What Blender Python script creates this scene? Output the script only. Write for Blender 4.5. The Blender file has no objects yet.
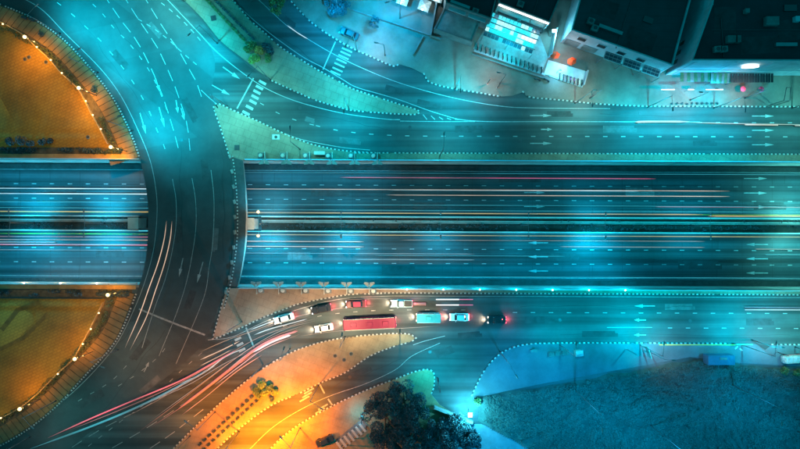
import bpy, bmesh, math, random
import numpy as np
from mathutils import Vector, Matrix, noise
from mathutils.geometry import tessellate_polygon
random.seed(7)
rng = np.random.default_rng(7)
sc = bpy.context.scene
col = sc.collection
R = math.radians

# ------------------------------------------------ camera, sky, exposure
H = 133.0            # flying height over street level
MPP = 0.25           # metres on the ground for one photograph pixel
EXPO = 3.0
cam = bpy.data.cameras.new('camera')
cam.sensor_width = 36.0
cam.lens = 36.0 * H / (800 * MPP)
cam.clip_start = 1.0
cam.clip_end = 2000
co = bpy.data.objects.new('camera', cam)
co.location = (0, 0, H)
col.objects.link(co)
sc.camera = co

w = bpy.data.worlds.new('World'); sc.world = w; w.use_nodes = True
nt = w.node_tree; nt.nodes.clear()
wo = nt.nodes.new('ShaderNodeOutputWorld'); bg = nt.nodes.new('ShaderNodeBackground')
sky = nt.nodes.new('ShaderNodeTexSky'); sky.sky_type = 'NISHITA'; sky.sun_disc = False
sky.sun_elevation = R(-3); sky.sun_rotation = R(40)
mx = nt.nodes.new('ShaderNodeMix'); mx.data_type = 'RGBA'; mx.blend_type = 'MIX'
mx.inputs['Factor'].default_value = 0.995
mx.inputs['B'].default_value = (0.0, 0.50, 0.64, 1)   # even glow of the city on the night sky
nt.links.new(sky.outputs['Color'], mx.inputs['A'])
nt.links.new(mx.outputs['Result'], bg.inputs['Color'])
bg.inputs['Strength'].default_value = 0.085
nt.links.new(bg.outputs[0], wo.inputs[0])

sc.view_settings.view_transform = 'Standard'
sc.view_settings.look = 'None'
sc.view_settings.gamma = 1
sc.view_settings.exposure = EXPO
sc.render.engine = 'CYCLES'
sc.cycles.use_denoising = True
sc.cycles.max_bounces = 4
sc.cycles.diffuse_bounces = 2
sc.cycles.sample_clamp_indirect = 4

# ------------------------------------------------ placing
def P(px, py, z=0.0):
    k = MPP * (H - z) / H
    return Vector(((px - 400) * k, -(py - 224.5) * k, z))
def spline(pts, n=6, closed=False):
    """Catmull-Rom through the points"""
    out = []; m = len(pts)
    rngk = range(m if closed else m - 1)
    for i in rngk:
        if closed:
            p0, p1, p2, p3 = pts[(i-1) % m], pts[i], pts[(i+1) % m], pts[(i+2) % m]
        else:
            p1, p2 = pts[i], pts[i+1]
            p0 = pts[i-1] if i > 0 else (2*p1[0]-p2[0], 2*p1[1]-p2[1])
            p3 = pts[i+2] if i+2 < m else (2*p2[0]-p1[0], 2*p2[1]-p1[1])
        for k in range(n):
            t = k / n
            out.append(tuple(0.5*((2*p1[j]) + (-p0[j]+p2[j])*t + (2*p0[j]-5*p1[j]+4*p2[j]-p3[j])*t*t + (-p0[j]+3*p1[j]-3*p2[j]+p3[j])*t**3) for j in (0, 1)))
    if not closed: out.append(tuple(pts[-1]))
    return out
def walk(pts, step):
    """points and directions every `step` along a polyline of world xy"""
    res = []; d_next = 0.0; acc = 0.0
    for a, b in zip(pts[:-1], pts[1:]):
        a = Vector(a[:2]); b = Vector(b[:2]); L = (b-a).length
        if L < 1e-6: continue
        u = (b-a)/L
        while d_next <= acc + L:
            res.append((a + u*(d_next-acc), u)); d_next += step
        acc += L
    return res
def W(pts, z=0.0):
    return [P(x, y, z).xy for x, y in pts]

# ------------------------------------------------ materials
MATS = {}
def mat(name, base=(0.5,0.5,0.5), rough=0.8, metal=0.0, emis=None, es=0.0, var=0.25, scale=0.6, stretch=None,
        bump=0.15, fine=18.0, spec=0.4, island=False, extra=None, coat=0):
    if name in MATS: return MATS[name]
    m = bpy.data.materials.new(name); m.use_nodes = True
    n = m.node_tree.nodes; l = m.node_tree.links
    b = n['Principled BSDF']
    b.inputs['Roughness'].default_value = rough; b.inputs['Metallic'].default_value = metal
    b.inputs['Specular IOR Level'].default_value = spec
    b.inputs['Coat Weight'].default_value = coat
    geo = n.new('ShaderNodeNewGeometry')
    mp = n.new('ShaderNodeMapping'); l.new(geo.outputs['Position'], mp.inputs['Vector'])
    if stretch: mp.inputs['Scale'].default_value = stretch
    n1 = n.new('ShaderNodeTexNoise'); n1.inputs['Scale'].default_value = scale; n1.inputs['Detail'].default_value = 8; n1.inputs['Roughness'].default_value = 0.65
    l.new(mp.outputs[0], n1.inputs['Vector'])
    n2 = n.new('ShaderNodeTexNoise'); n2.inputs['Scale'].default_value = fine; n2.inputs['Detail'].default_value = 3
    l.new(geo.outputs['Position'], n2.inputs['Vector'])
    ad = n.new('ShaderNodeMath'); ad.operation = 'MULTIPLY_ADD'; ad.inputs[1].default_value = 0.35
    l.new(n2.outputs['Fac'], ad.inputs[0]); l.new(n1.outputs['Fac'], ad.inputs[2])
    src = ad.outputs[0]; lo, hi = 0.42, 0.95
    if island:
        a2 = n.new('ShaderNodeMath'); a2.operation = 'MULTIPLY_ADD'; a2.inputs[1].default_value = 0.5
        l.new(geo.outputs['Random Per Island'], a2.inputs[0]); l.new(src, a2.inputs[2]); src = a2.outputs[0]; lo, hi = 0.45, 1.35
    mr = n.new('ShaderNodeMapRange'); mr.inputs['From Min'].default_value = lo; mr.inputs['From Max'].default_value = hi
    mr.inputs['To Min'].default_value = 1-var*1.3; mr.inputs['To Max'].default_value = 1+var*1.3
    l.new(src, mr.inputs['Value'])
    vm = n.new('ShaderNodeVectorMath'); vm.operation = 'SCALE'; vm.inputs[0].default_value = base[:3]
    l.new(mr.outputs[0], vm.inputs['Scale'])
    out = vm.outputs[0]
    if extra: out = extra(n, l, geo, out)
    l.new(out, b.inputs['Base Color'])
    if bump:
        bp = n.new('ShaderNodeBump'); bp.inputs['Strength'].default_value = bump; bp.inputs['Distance'].default_value = 0.03
        l.new(n2.outputs['Fac'], bp.inputs['Height']); l.new(bp.outputs[0], b.inputs['Normal'])
    if emis:
        b.inputs['Emission Color'].default_value = (*emis, 1); b.inputs['Emission Strength'].default_value = es / 2**EXPO
        m.cycles.emission_sampling = 'NONE'
    MATS[name] = m
    return m

def wear_and_blur(sx, sy, rot=0.0, amt=0.5, thr=0.5):
    """streaks along the driving direction: tyre wear plus blurred traffic light painted into the tone"""
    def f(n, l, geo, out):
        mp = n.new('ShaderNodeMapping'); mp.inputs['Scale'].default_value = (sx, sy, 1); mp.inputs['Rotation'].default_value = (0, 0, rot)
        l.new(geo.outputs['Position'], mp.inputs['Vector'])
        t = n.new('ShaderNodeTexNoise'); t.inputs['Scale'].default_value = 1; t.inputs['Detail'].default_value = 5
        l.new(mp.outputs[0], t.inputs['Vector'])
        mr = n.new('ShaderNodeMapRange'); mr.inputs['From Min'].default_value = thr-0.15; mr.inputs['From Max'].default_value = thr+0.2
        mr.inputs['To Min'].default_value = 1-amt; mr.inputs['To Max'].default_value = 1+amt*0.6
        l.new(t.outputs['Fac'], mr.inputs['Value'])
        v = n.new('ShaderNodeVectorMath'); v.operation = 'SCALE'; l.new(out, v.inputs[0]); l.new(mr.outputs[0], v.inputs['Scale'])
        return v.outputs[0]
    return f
def brickmix(sx, sy, rot, joint, w2=(1,1,1), row=0.5, mortar=0.06):
    def f(n, l, geo, out):
        mp = n.new('ShaderNodeMapping'); mp.inputs['Rotation'].default_value = (0, 0, rot); mp.inputs['Scale'].default_value = (sx, sy, 1)
        l.new(geo.outputs['Position'], mp.inputs['Vector'])
        t = n.new('ShaderNodeTexBrick'); t.inputs['Scale'].default_value = 1
        t.inputs['Color1'].default_value = (1, 1, 1, 1); t.inputs['Color2'].default_value = (*w2, 1); t.inputs['Mortar'].default_value = (joint, joint, joint, 1)
        t.inputs['Mortar Size'].default_value = mortar; t.inputs['Brick Width'].default_value = 1; t.inputs['Row Height'].default_value = row
        l.new(mp.outputs[0], t.inputs['Vector'])
        v = n.new('ShaderNodeVectorMath'); v.operation = 'MULTIPLY'; l.new(out, v.inputs[0]); l.new(t.outputs['Color'], v.inputs[1])
        return v.outputs[0]
    return f

M_ASPH = mat('asphalt', (0.033,0.048,0.051), 0.75, var=0.45, scale=0.05, extra=wear_and_blur(0.012,0.5,0,0.6))
def both(f, g): return lambda n, l, geo, out: g(n, l, geo, f(n, l, geo, out))
M_RING = mat('ring_asphalt', (0.032,0.043,0.046), 0.7, var=0.6, scale=0.06, extra=brickmix(0.05,0.12,R(62),0.8,(0.72,0.72,0.72),1.0,0.004))
M_HIGH = mat('highway_asphalt', (0.023,0.044,0.051), 0.6, var=0.35, scale=0.08, extra=both(wear_and_blur(0.006,0.75,R(0.26),0.75), brickmix(0.03,0.28,R(0.26),0.7,(0.8,0.8,0.8),1.0,0.004)))
M_PAINT = mat('road_paint', (0.20,0.21,0.21), 0.6, var=0.3, scale=1.2, bump=0.05)
M_PAINT_OLD = mat('worn_road_paint', (0.19,0.2,0.2), 0.7, var=0.5, scale=1.5, bump=0.05)
M_YEL = mat('yellow_paint', (0.6,0.34,0.05), 0.6, var=0.2)
M_CONC = mat('concrete', (0.18,0.17,0.155), 0.9, var=0.35, scale=0.25)
M_TAN = mat('tan_path', (0.28,0.18,0.08), 0.85, var=0.3, scale=0.4)
M_DCONC = mat('dark_concrete', (0.10,0.11,0.11), 0.9, var=0.4, scale=0.3)
M_PALE = mat('pale_concrete', (0.34,0.33,0.30), 0.85, var=0.2, scale=0.5)
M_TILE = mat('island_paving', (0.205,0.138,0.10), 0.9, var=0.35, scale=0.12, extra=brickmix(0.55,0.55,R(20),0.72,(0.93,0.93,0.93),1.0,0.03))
M_PAVE_LIT = mat('orange_lit_paving', (0.19,0.132,0.075), 0.9, var=0.4, scale=0.12, extra=brickmix(0.55,0.55,R(20),0.8,(0.93,0.93,0.93),1.0,0.03))  # paving copy with the orange lamp light put into its colour
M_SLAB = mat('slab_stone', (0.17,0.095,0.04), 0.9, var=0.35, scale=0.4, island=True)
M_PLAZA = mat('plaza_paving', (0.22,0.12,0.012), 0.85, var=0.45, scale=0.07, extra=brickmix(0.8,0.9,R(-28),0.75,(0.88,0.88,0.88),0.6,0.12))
M_YARD = mat('yard_concrete', (0.13,0.10,0.085), 0.85, var=0.5, scale=0.09)
M_APRON = mat('apron_concrete', (0.06,0.085,0.10), 0.85, var=0.4, scale=0.1)
M_SOIL = mat('soil', (0.07,0.055,0.035), 0.95, var=0.5, scale=0.8, bump=0.4)
M_SCRUB = mat('scrub_ground', (0.03,0.05,0.045), 0.95, var=0.5, scale=0.35, bump=0.6, fine=6)
M_WHITE = mat('white_kerb', (0.30,0.29,0.27), 0.7, var=0.45, scale=2)
M_BLACK = mat('black_kerb', (0.03,0.03,0.032), 0.7, var=0.2)
M_LEAF = mat('leaf_green', (0.06,0.10,0.028), 0.6, var=0.75, scale=0.8, island=True, bump=0)
M_LEAFB = mat('leaf_bright', (0.12,0.17,0.03), 0.6, var=0.7, scale=0.8, island=True, bump=0)
M_LEAFD = mat('leaf_dark', (0.018,0.038,0.046), 0.6, var=0.8, scale=0.5, island=True, bump=0)
M_SCLEAF = mat('leaf_scrub', (0.04,0.075,0.065), 0.8, var=0.45, scale=0.25, island=True, bump=0)
M_BARK = mat('bark', (0.09,0.065,0.045), 0.95, var=0.3)
M_STEEL = mat('galvanised_steel', (0.18,0.19,0.20), 0.45, 0.7, var=0.1)
M_DSTEEL = mat('dark_steel', (0.04,0.045,0.05), 0.5, 0.5, var=0.2)
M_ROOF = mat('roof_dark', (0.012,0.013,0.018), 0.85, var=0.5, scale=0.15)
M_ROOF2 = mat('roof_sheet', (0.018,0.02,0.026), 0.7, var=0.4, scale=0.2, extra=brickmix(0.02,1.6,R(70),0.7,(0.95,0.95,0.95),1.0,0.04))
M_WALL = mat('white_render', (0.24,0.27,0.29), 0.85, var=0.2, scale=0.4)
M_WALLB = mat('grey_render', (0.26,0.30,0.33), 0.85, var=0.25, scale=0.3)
M_GLASS = mat('dark_glass', (0.012,0.014,0.018), 0.08, var=0.1, bump=0, spec=0.6)
M_RUB = mat('rubber', (0.012,0.012,0.012), 0.85, var=0.2)
M_ORANGE = mat('orange_canvas', (0.55,0.05,0.01), 0.8, var=0.15)
M_CHROME = mat('chrome', (0.7,0.7,0.72), 0.2, 1.0, var=0.05, bump=0)
def paint(name, c, rough=0.3): return mat(name, c, rough, var=0.08, bump=0, coat=0.6)
def glow(name, c, s): return mat(name, (0.1,0.1,0.1), 0.5, emis=c, es=s, var=0, bump=0)
G_WARM = glow('lamp_glow_warm', (1,0.62,0.22), 5)
G_COOL = glow('lamp_glow_cool', (0.55,0.95,1.0), 10)
G_WHITE = glow('lamp_glow_white', (0.85,1,1), 7)
G_RED = glow('tail_glow', (1,0.05,0.12), 5)
G_HEAD = glow('head_glow', (1,0.93,0.8), 6)

# ------------------------------------------------ object helpers
def tag(o, label=None, cat=None, group=None, kind=None):
    if label: o['label'] = label
    if cat: o['category'] = cat
    if group: o['group'] = group
    if kind: o['kind'] = kind
    return o
def empty(name, loc=(0,0,0), rz=0, label=None, cat=None, group=None):
    o = bpy.data.objects.new(name, None); col.objects.link(o)
    o.location = loc; o.rotation_euler = (0, 0, rz); o.empty_display_size = 0.3
    return tag(o, label, cat, group)
def link(name, me, mats, parent=None, kind=None):
    if not isinstance(mats, (list, tuple)): mats = [mats]
    for m in mats: me.materials.append(m)
    o = bpy.data.objects.new(name, me); col.objects.link(o)
    if parent: o.parent = parent
    if kind: o['kind'] = kind
    return o
class MB:
    def __init__(s): s.v = []; s.f = []; s.m = []
    def add(s, vs, fs, mi=0):
        b = len(s.v); s.v += [tuple(v) for v in vs]; s.f += [tuple(b+i for i in f) for f in fs]; s.m += [mi]*len(fs)
        return s
    def box(s, c, size, rz=0, mi=0, taper=1.0):
        hx, hy, hz = size[0]/2, size[1]/2, size[2]/2
        cs, sn = math.cos(rz), math.sin(rz); vs = []
        for z, t in ((-hz, 1), (hz, taper)):
            for x, y in ((-hx,-hy),(hx,-hy),(hx,hy),(-hx,hy)):
                x *= t; y *= t
                vs.append((c[0]+x*cs-y*sn, c[1]+x*sn+y*cs, c[2]+z))
        return s.add(vs, [(3,2,1,0),(4,5,6,7),(0,1,5,4),(1,2,6,5),(2,3,7,6),(3,0,4,7)], mi)
    def tube(s, a, b, r0, r1=None, n=8, mi=0):
        a = Vector(a); b = Vector(b); r1 = r0 if r1 is None else r1
        d = (b-a).normalized(); u = d.orthogonal().normalized(); v = d.cross(u); vs = []
        for c, r in ((a, r0), (b, r1)):
            for i in range(n):
                t = 2*math.pi*i/n; vs.append(c + u*math.cos(t)*r + v*math.sin(t)*r)
        fs = [(i, (i+1) % n, n+(i+1) % n, n+i) for i in range(n)] + [tuple(range(n-1,-1,-1)), tuple(range(n, 2*n))]
        return s.add(vs, fs, mi)
    def loft(s, rings, mi=0, cap=True):
        n = len(rings[0]); vs = [p for r in rings for p in r]; fs = []
        for k in range(len(rings)-1):
            for i in range(n):
                fs.append((k*n+i, k*n+(i+1) % n, (k+1)*n+(i+1) % n, (k+1)*n+i))
        if cap: fs += [tuple(range(n-1,-1,-1)), tuple(range((len(rings)-1)*n, len(rings)*n))]
        return s.add(vs, fs, mi)
    def ball(s, c, r, n=10, mi=0, sz=1.0):
        rings = []
        for k in range(1, n//2):
            t = -math.pi/2 + math.pi*k/(n//2)
            rings.append([(c[0]+r*math.cos(t)*math.cos(2*math.pi*i/n), c[1]+r*math.cos(t)*math.sin(2*math.pi*i/n), c[2]+r*sz*math.sin(t)) for i in range(n)])
        return s.loft(rings, mi)
    def prism(s, pts, z0, z1, mi=0, mside=None):
        """world xy outline -> solid"""
        pts = [Vector((p[0], p[1])) for p in pts]
        area = sum(pts[i].x*pts[(i+1) % len(pts)].y - pts[(i+1) % len(pts)].x*pts[i].y for i in range(len(pts)))
        if area < 0: pts.reverse()
        n = len(pts)
        tri = tessellate_polygon([[Vector((p.x, p.y, 0)) for p in pts]])
        vs = [(p.x, p.y, z1) for p in pts] + [(p.x, p.y, z0) for p in pts]
        top = []
        for t in tri:
            a, b, c = (pts[i] for i in t)
            if (b-a).cross(c-a) < 0: t = (t[0], t[2], t[1])
            top.append(tuple(t))
        s.add(vs, top, mi)
        b = len(s.v) - 2*n
        for i in range(n):
            j = (i+1) % n
            s.f.append((b+i, b+n+i, b+n+j, b+j)); s.m.append(mi if mside is None else mside)
        for t in top:
            s.f.append((b+n+t[0], b+n+t[2], b+n+t[1])); s.m.append(mi if mside is None else mside)
        return s
    def ribbon(s, pts, width, z, mi=0):
        pts = [Vector(p[:2]) for p in pts]; vs = []
        for i, p in enumerate(pts):
            a = pts[max(i-1, 0)]; b = pts[min(i+1, len(pts)-1)]
            d = (b-a).normalized(); nrm = Vector((-d.y, d.x))*width/2
            vs += [(p.x+nrm.x, p.y+nrm.y, z), (p.x-nrm.x, p.y-nrm.y, z)]
        return s.add(vs, [(2*i, 2*i+1, 2*i+3, 2*i+2) for i in range(len(pts)-1)], mi)
    def mesh(s, name, smooth=False):
        me = bpy.data.meshes.new(name); me.from_pydata(s.v, [], s.f); me.update()
        me.polygons.foreach_set('material_index', s.m)
        if smooth: me.polygons.foreach_set('use_smooth', [True]*len(s.f))
        return me
    def build(s, name, mats, parent=None, kind=None, smooth=False):
        return link(name, s.mesh(name, smooth), mats, parent, kind)
def copy_tree(o, parent=None):
    c = o.copy(); col.objects.link(c); c.parent = parent
    for ch in list(o.children): copy_tree(ch, c)
    return c
def quads(name, V, mats, parent=None, kind=None):
    """V: (n,4,3) array of loose leaf quads"""
    n = len(V); me = bpy.data.meshes.new(name)
    me.vertices.add(n*4); me.vertices.foreach_set('co', V.reshape(-1).astype(np.float32))
    me.loops.add(n*4); me.loops.foreach_set('vertex_index', np.arange(n*4, dtype=np.int32))
    me.polygons.add(n); me.polygons.foreach_set('loop_start', np.arange(0, n*4, 4, dtype=np.int32))
    me.update(calc_edges=True)
    return link(name, me, mats, parent, kind)
def leaves(C, size, tilt=0.9):
    """leaf quads round centres C (n,3)"""
    n = len(C); nrm = rng.normal(size=(n,3)); nrm[:,2] = np.abs(nrm[:,2]) + tilt; nrm /= np.linalg.norm(nrm, axis=1)[:,None]
    t = rng.normal(size=(n,3)); t -= (t*nrm).sum(1)[:,None]*nrm; t /= np.linalg.norm(t, axis=1)[:,None]
    b = np.cross(nrm, t); s = size*rng.uniform(0.6, 1.3, n)[:,None]
    return np.stack([C-t*s, C-b*s*0.55, C+t*s, C+b*s*0.55], axis=1)
def clump(c, r, n, flat=0.75):
    d = rng.normal(size=(n,3)); d /= np.linalg.norm(d, axis=1)[:,None]
    d *= (rng.uniform(0.55, 1.0, n)**0.5)[:,None]*r; d[:,2] *= flat
    return np.asarray(c)[None] + d

ORD = 'first second third fourth fifth sixth seventh eighth ninth tenth eleventh twelfth thirteenth fourteenth fifteenth sixteenth'.split()
# ------------------------------------------------ trench lines (photo px at street level)
SL = 0.0045
def ty(y, x): return y + (x-400)*SL
N_EDGE, S_EDGE = 161.5, 287.5
FZ = -6.0
ring_in = spline([(-60,-22),(-25,-8),(0,4),(30,17),(62,38),(87,64),(110,93),(126,122),(138,152),(145,182),(148,205),(148,225),(147,250),(143,272),(134,300),(116,341),(84,377),(57,406),(30,428),(0,446),(-40,466)], 6)
ring_out = spline([(236,140),(240,155),(244,180),(246,205),(246,225),(245,245),(241,270),(236,292)], 5)

# ------------------------------------------------ setting: ground
B = 1400
m = MB()
m.prism([P(-B,-B).xy, P(B+800,-B).xy, P(B+800, ty(N_EDGE,B+800)).xy, P(-B, ty(N_EDGE,-B)).xy], -7.5, 0, 0, 1)
m.prism([P(-B, ty(S_EDGE,-B)).xy, P(B+800, ty(S_EDGE,B+800)).xy, P(B+800,B+449).xy, P(-B,B+449).xy], -7.5, 0, 0, 1)
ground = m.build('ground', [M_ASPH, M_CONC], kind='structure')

ri = [p for p in ring_in if ty(N_EDGE,0)-0.2 <= p[1] <= ty(S_EDGE,0)+0.2]
ri = [(142.5, ty(N_EDGE,142))] + [p for p in ri if ty(N_EDGE,142)+1 < p[1] < ty(S_EDGE,140)-1] + [(138.5, ty(S_EDGE,138))]
ro = [(241, ty(N_EDGE,241))] + [p for p in ring_out if ty(N_EDGE,241)+1 < p[1] < ty(S_EDGE,238)-1] + [(237, ty(S_EDGE,238))]
br = MB().prism(W(ri + ro[::-1]), -1.3, 0.0, 0, 1).build('bridge_deck', [M_RING, M_CONC], kind='structure')

hw = MB()
hw.add([(*P(-900, 140, FZ).xy, FZ), (*P(1700, 140, FZ).xy, FZ), (*P(1700, 310, FZ).xy, FZ), (*P(-900, 310, FZ).xy, FZ)], [(3,2,1,0)])
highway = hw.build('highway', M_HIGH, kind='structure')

def hy(y, x): return P(x, ty(y, x), FZ)
# ring carriageway: its own darker surfacing laid over the ground
ringroad_out = spline([(165,-6),(200,32),(215,60),(212,92),(221,118),(228,145),(232,175),(234,205),(234,235),(230,265),(222,295),(210,330),(196,352),(150,390),(100,425),(60,455)], 6)
rr = MB()
ringtop = spline([(20,0-6),(50,14),(85,44),(110,74),(130,104),(143,134),(152,165),(156,195),(156,225),(153,255),(146,285),(135,315),(112,352),(82,386),(50,415),(8,446),(-12,458)], 6)
outer = ringroad_out
n = 60
def resample(pts, n):
    L = [0]
    for a, b in zip(pts[:-1], pts[1:]): L.append(L[-1]+math.dist(a, b))
    o = []
    for k in range(n+1):
        t = L[-1]*k/n; i = 0
        while i < len(L)-2 and L[i+1] < t: i += 1
        f = (t-L[i])/max(L[i+1]-L[i], 1e-9); o.append((pts[i][0]+(pts[i+1][0]-pts[i][0])*f, pts[i][1]+(pts[i+1][1]-pts[i][1])*f))
    return o
A_ = resample(ring_in[6:-6], n); B_ = resample(outer, n)
rr.add([(*P(*p).xy, 0.004) for p in A_] + [(*P(*p).xy, 0.004) for p in B_], [(i, i+1, n+2+i, n+1+i) for i in range(n)])
ringroad = rr.build('ring_road', M_RING, kind='structure')
for p in ringroad.data.polygons: pass
# ------------------------------------------------ painted markings
RM = 0.012
def line(parent, pts, wpx=0.8, z=0, mi=M_PAINT, name='edge_line', smooth=True):
    q = spline(pts, 6) if smooth and len(pts) > 2 else pts
    return MB().ribbon(W(q, z), wpx*MPP*0.8, z+RM).build(name, mi, parent, 'stuff' if False else None)
def dashes(parent, pts, on=4.2, period=18, wpx=0.8, z=0, mi=None, name='lane_dashes', start=0.0):
    q = W(spline(pts, 8) if len(pts) > 2 else pts, z)
    b = MB()
    k = (H-z)/H*MPP
    pp = walk(q, period*k)
    for p, u in pp:
        p = p + u*start*k
        nrm = Vector((-u.y, u.x))*wpx*MPP/2*0.85; a = p - u*on*k/2; c = p + u*on*k/2
        b.add([(a.x-nrm.x, a.y-nrm.y, z+RM), (c.x-nrm.x, c.y-nrm.y, z+RM), (c.x+nrm.x, c.y+nrm.y, z+RM), (a.x+nrm.x, a.y+nrm.y, z+RM)], [(0,1,2,3)])
    return b.build(name, mi or M_PAINT, parent, 'stuff')
def arrow(parent, tail, head, z=0, wpx=4.2, mi=None):
    a = P(*tail, z).xy; h = P(*head, z).xy; d = h-a; L = d.length; u = d/L; nv = Vector((-u.y, u.x)); hw_ = wpx*MPP/2; s = 0.12
    hl = min(L*0.42, 2.2)
    pts = [a+nv*s, h-u*hl+nv*s, h-u*hl+nv*hw_*0.8, h, h-u*hl-nv*hw_*0.8, h-u*hl-nv*s, a-nv*s]
    pts.reverse()
    return MB().add([(p.x, p.y, z+RM) for p in pts], [tuple(range(7))]).build('arrow_marking', mi or M_PAINT, parent)
def bars(parent, cs, L, wd, ang, z=0, name='crossing_stripe', mi=None):
    for c in cs:
        p = P(*c, z); MB().box((0,0,0), (L*MPP, wd*MPP, 0.006)).build(name, mi or M_PAINT, parent).location = (p.x, p.y, z+RM)
        o = col.objects[-1] if False else bpy.data.objects[-1] if False else None
    # orient
    for o in [c for c in parent.children if c.name.startswith(name) and 'orient' not in c]:
        o['orient'] = 1; o.rotation_euler = (0, 0, R(-ang))
# highway markings
for y in (185.3, 199.8): dashes(highway, [(-200, ty(y,-200)), (1000, ty(y,1000))], 4.4, 18, 0.9, FZ)
for y in (249.0, 263.4): dashes(highway, [(-200, ty(y,-200)), (1000, ty(y,1000))], 4.4, 18, 0.9, FZ)
for y, c, wd in ((171.0,M_PAINT,.6),(213.4,M_YEL,.9),(235.2,M_YEL,.9),(277.4,M_PAINT,.6)):
    line(highway, [(-300, ty(y,-300)), (1100, ty(y,1100))], wd, FZ, c, smooth=False)
for x0, x1, ys in ((744,767,(178.5,193,207)), (524,545,(192.5,206.5))):
    for y in ys: arrow(highway, (x0, y), (x1, y), FZ)
for x0, x1, ys in ((768,746,(244.5,258.8,273)), (548,528,(242.8,256.8,271))):
    for y in ys: arrow(highway, (x0, y), (x1, y), FZ)
# north roads
line(ground, [(257,-2),(285,24),(300,34),(330,52),(360,67),(400,83),(450,97),(500,106),(540,108),(610,108.5)], .8, mi=M_PAINT)
line(ground, [(230,-2),(262,27),(300,55),(322,67),(342,79),(356,87),(380,94),(400,100),(440,114),(475,121),(560,121.5),(700,122)], .9)
line(ground, [(400,121),(440,121.5),(475,121.5)], .8)
dashes(ground, [(700,122.5),(900,123)], 4.2, 18, .9)
dashes(ground, [(318,126),(336,130),(354,132.5),(372,134.2),(390,135.2),(408,135.8),(470,136.2),(900,137)], 4.4, 18, 1.0)
dashes(ground, [(262,104),(280,114),(300,121.5),(318,126)], 4.4, 18, .8)
line(ground, [(166,-2),(183,16),(200,34),(215,50),(235,67),(262,86),(290,99),(320,108),(350,114.5),(385,119),(400,119.6)], .9)
line(ground, [(201,90),(212,100),(222,107),(245,116),(270,127),(300,139),(340,147),(370,150)], .8)
for y in (116,130.3,144.7): arrow(ground, (752,y), (774,y))
for y in (115.5,129.3,143.3): arrow(ground, (530 if y != 129.3 else 541,y), (552,y))
arrow(ground, (223,67), (240,79), wpx=5); arrow(ground, (212,85), (230,95), wpx=5)
line(ground, [(253.5,78),(237,108.5)], 1.8, smooth=False, name='stop_line')
bars(ground, [(262.5,82.5),(259.5,87.5),(257,92),(255,97),(253,102),(249.5,107.5),(246,113)], 8, 2.7, 28)
line(ground, [(335.5,41.5),(323,69.5)], 1.5, smooth=False, name='stop_line')
bars(ground, [(349,46.5),(347,50),(345.5,53.5),(343.5,57),(341.5,61),(339.5,65),(337.5,69.5),(335.5,73)], 11, 1.6, 24)
# gore chevrons
for k in range(5): line(ground, [(423+k*8,114.5+k*1.2),(427+k*8,119.5)], 1.0, smooth=False, name='hatching')
# ring markings
line(ringroad, [(10,-8),(40,8),(65,33),(100,68),(121,96),(138,130),(150,160),(156,190),(157,215),(154,247),(147,275),(136,305),(119,340),(99,366),(70,395),(40,418),(8,440)], .8)
dashes(ringroad, [(44,-6),(58,3),(73,15),(86,27),(100,40),(112,54),(123,68),(133,82),(142,97),(150,113),(157,130),(164,146),(169,163)], 5, 18, .8)
line(ringroad, [(172.5,179),(176,200),(176,225),(172,252),(165,280),(155,307),(142,348)], .7)
line(ringroad, [(192,178),(195.5,200),(196,225),(193,250),(187,280),(177,312),(159,356)], .7, mi=M_PAINT_OLD)
line(ringroad, [(211,170),(214,200),(213,240),(209,268),(203,300),(176,364)], .7, mi=M_PAINT_OLD)
dashes(ringroad, [(106,-2),(121,20),(133,35.5),(142,50),(150,66),(158,84),(166,106),(174,132),(180,155)], 12, 18, .8)
dashes(ringroad, [(125,-2),(137,17),(147.5,32.5),(157.5,48),(168,70),(178,95),(187,125),(191,160)], 12, 18, .8)
dashes(ringroad, [(145,-2),(159,21),(169.5,37),(179,51),(188,67),(197,84),(205,108)], 12, 18, .8)
dashes(ringroad, [(84,-4),(101,12),(114,28),(127,41),(140,57),(150,72),(160,92),(170,118)], 4.5, 14, .8, mi=M_PAINT_OLD)
dashes(ringroad, [(155,-2),(168,8),(182,20),(195,34),(205,46)], 4.5, 10, .8)
dashes(ringroad, [(140,20),(156,30),(170,41),(183,53),(197,65)], 4.5, 10, .8, mi=M_PAINT_OLD)
for t, h in (((140,113),(146,134)), ((159,107),(164.5,127)), ((155,77),(160,92)), ((176,100),(178,113)), ((181,108),(184.5,120)), ((183,258),(179,277)), ((203,262),(197,283)), ((144,372),(149,362))):
    arrow(ringroad, t, h, wpx=4.4, mi=M_PAINT if t[1] < 200 else M_PAINT_OLD)
line(ringroad, [(139,309),(172,322.5),(205,335)], 2.2, mi=M_PAINT_OLD, name='stop_line')
def gdash(*a, **k): return dashes(ground, *a, **k)
gdash([(60,455),(100,430),(150,404),(200,372)], 12, 20, .7, mi=M_PAINT_OLD)
gdash([(100,455),(140,432),(170,413),(215,383)], 12, 20, .7, mi=M_PAINT)
gdash([(140,455),(170,435),(200,412)], 12, 18, .8, mi=M_PAINT)
gdash([(120,385),(140,372),(160,355),(170,340)], 4.5, 14, .7, mi=M_PAINT_OLD)
gdash([(80,400),(110,382),(130,362)], 4.5, 14, .7, mi=M_PAINT_OLD)
gdash([(90,445),(120,422),(150,400),(180,372),(205,350)], 4.5, 13, .7, mi=M_PAINT_OLD)
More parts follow.
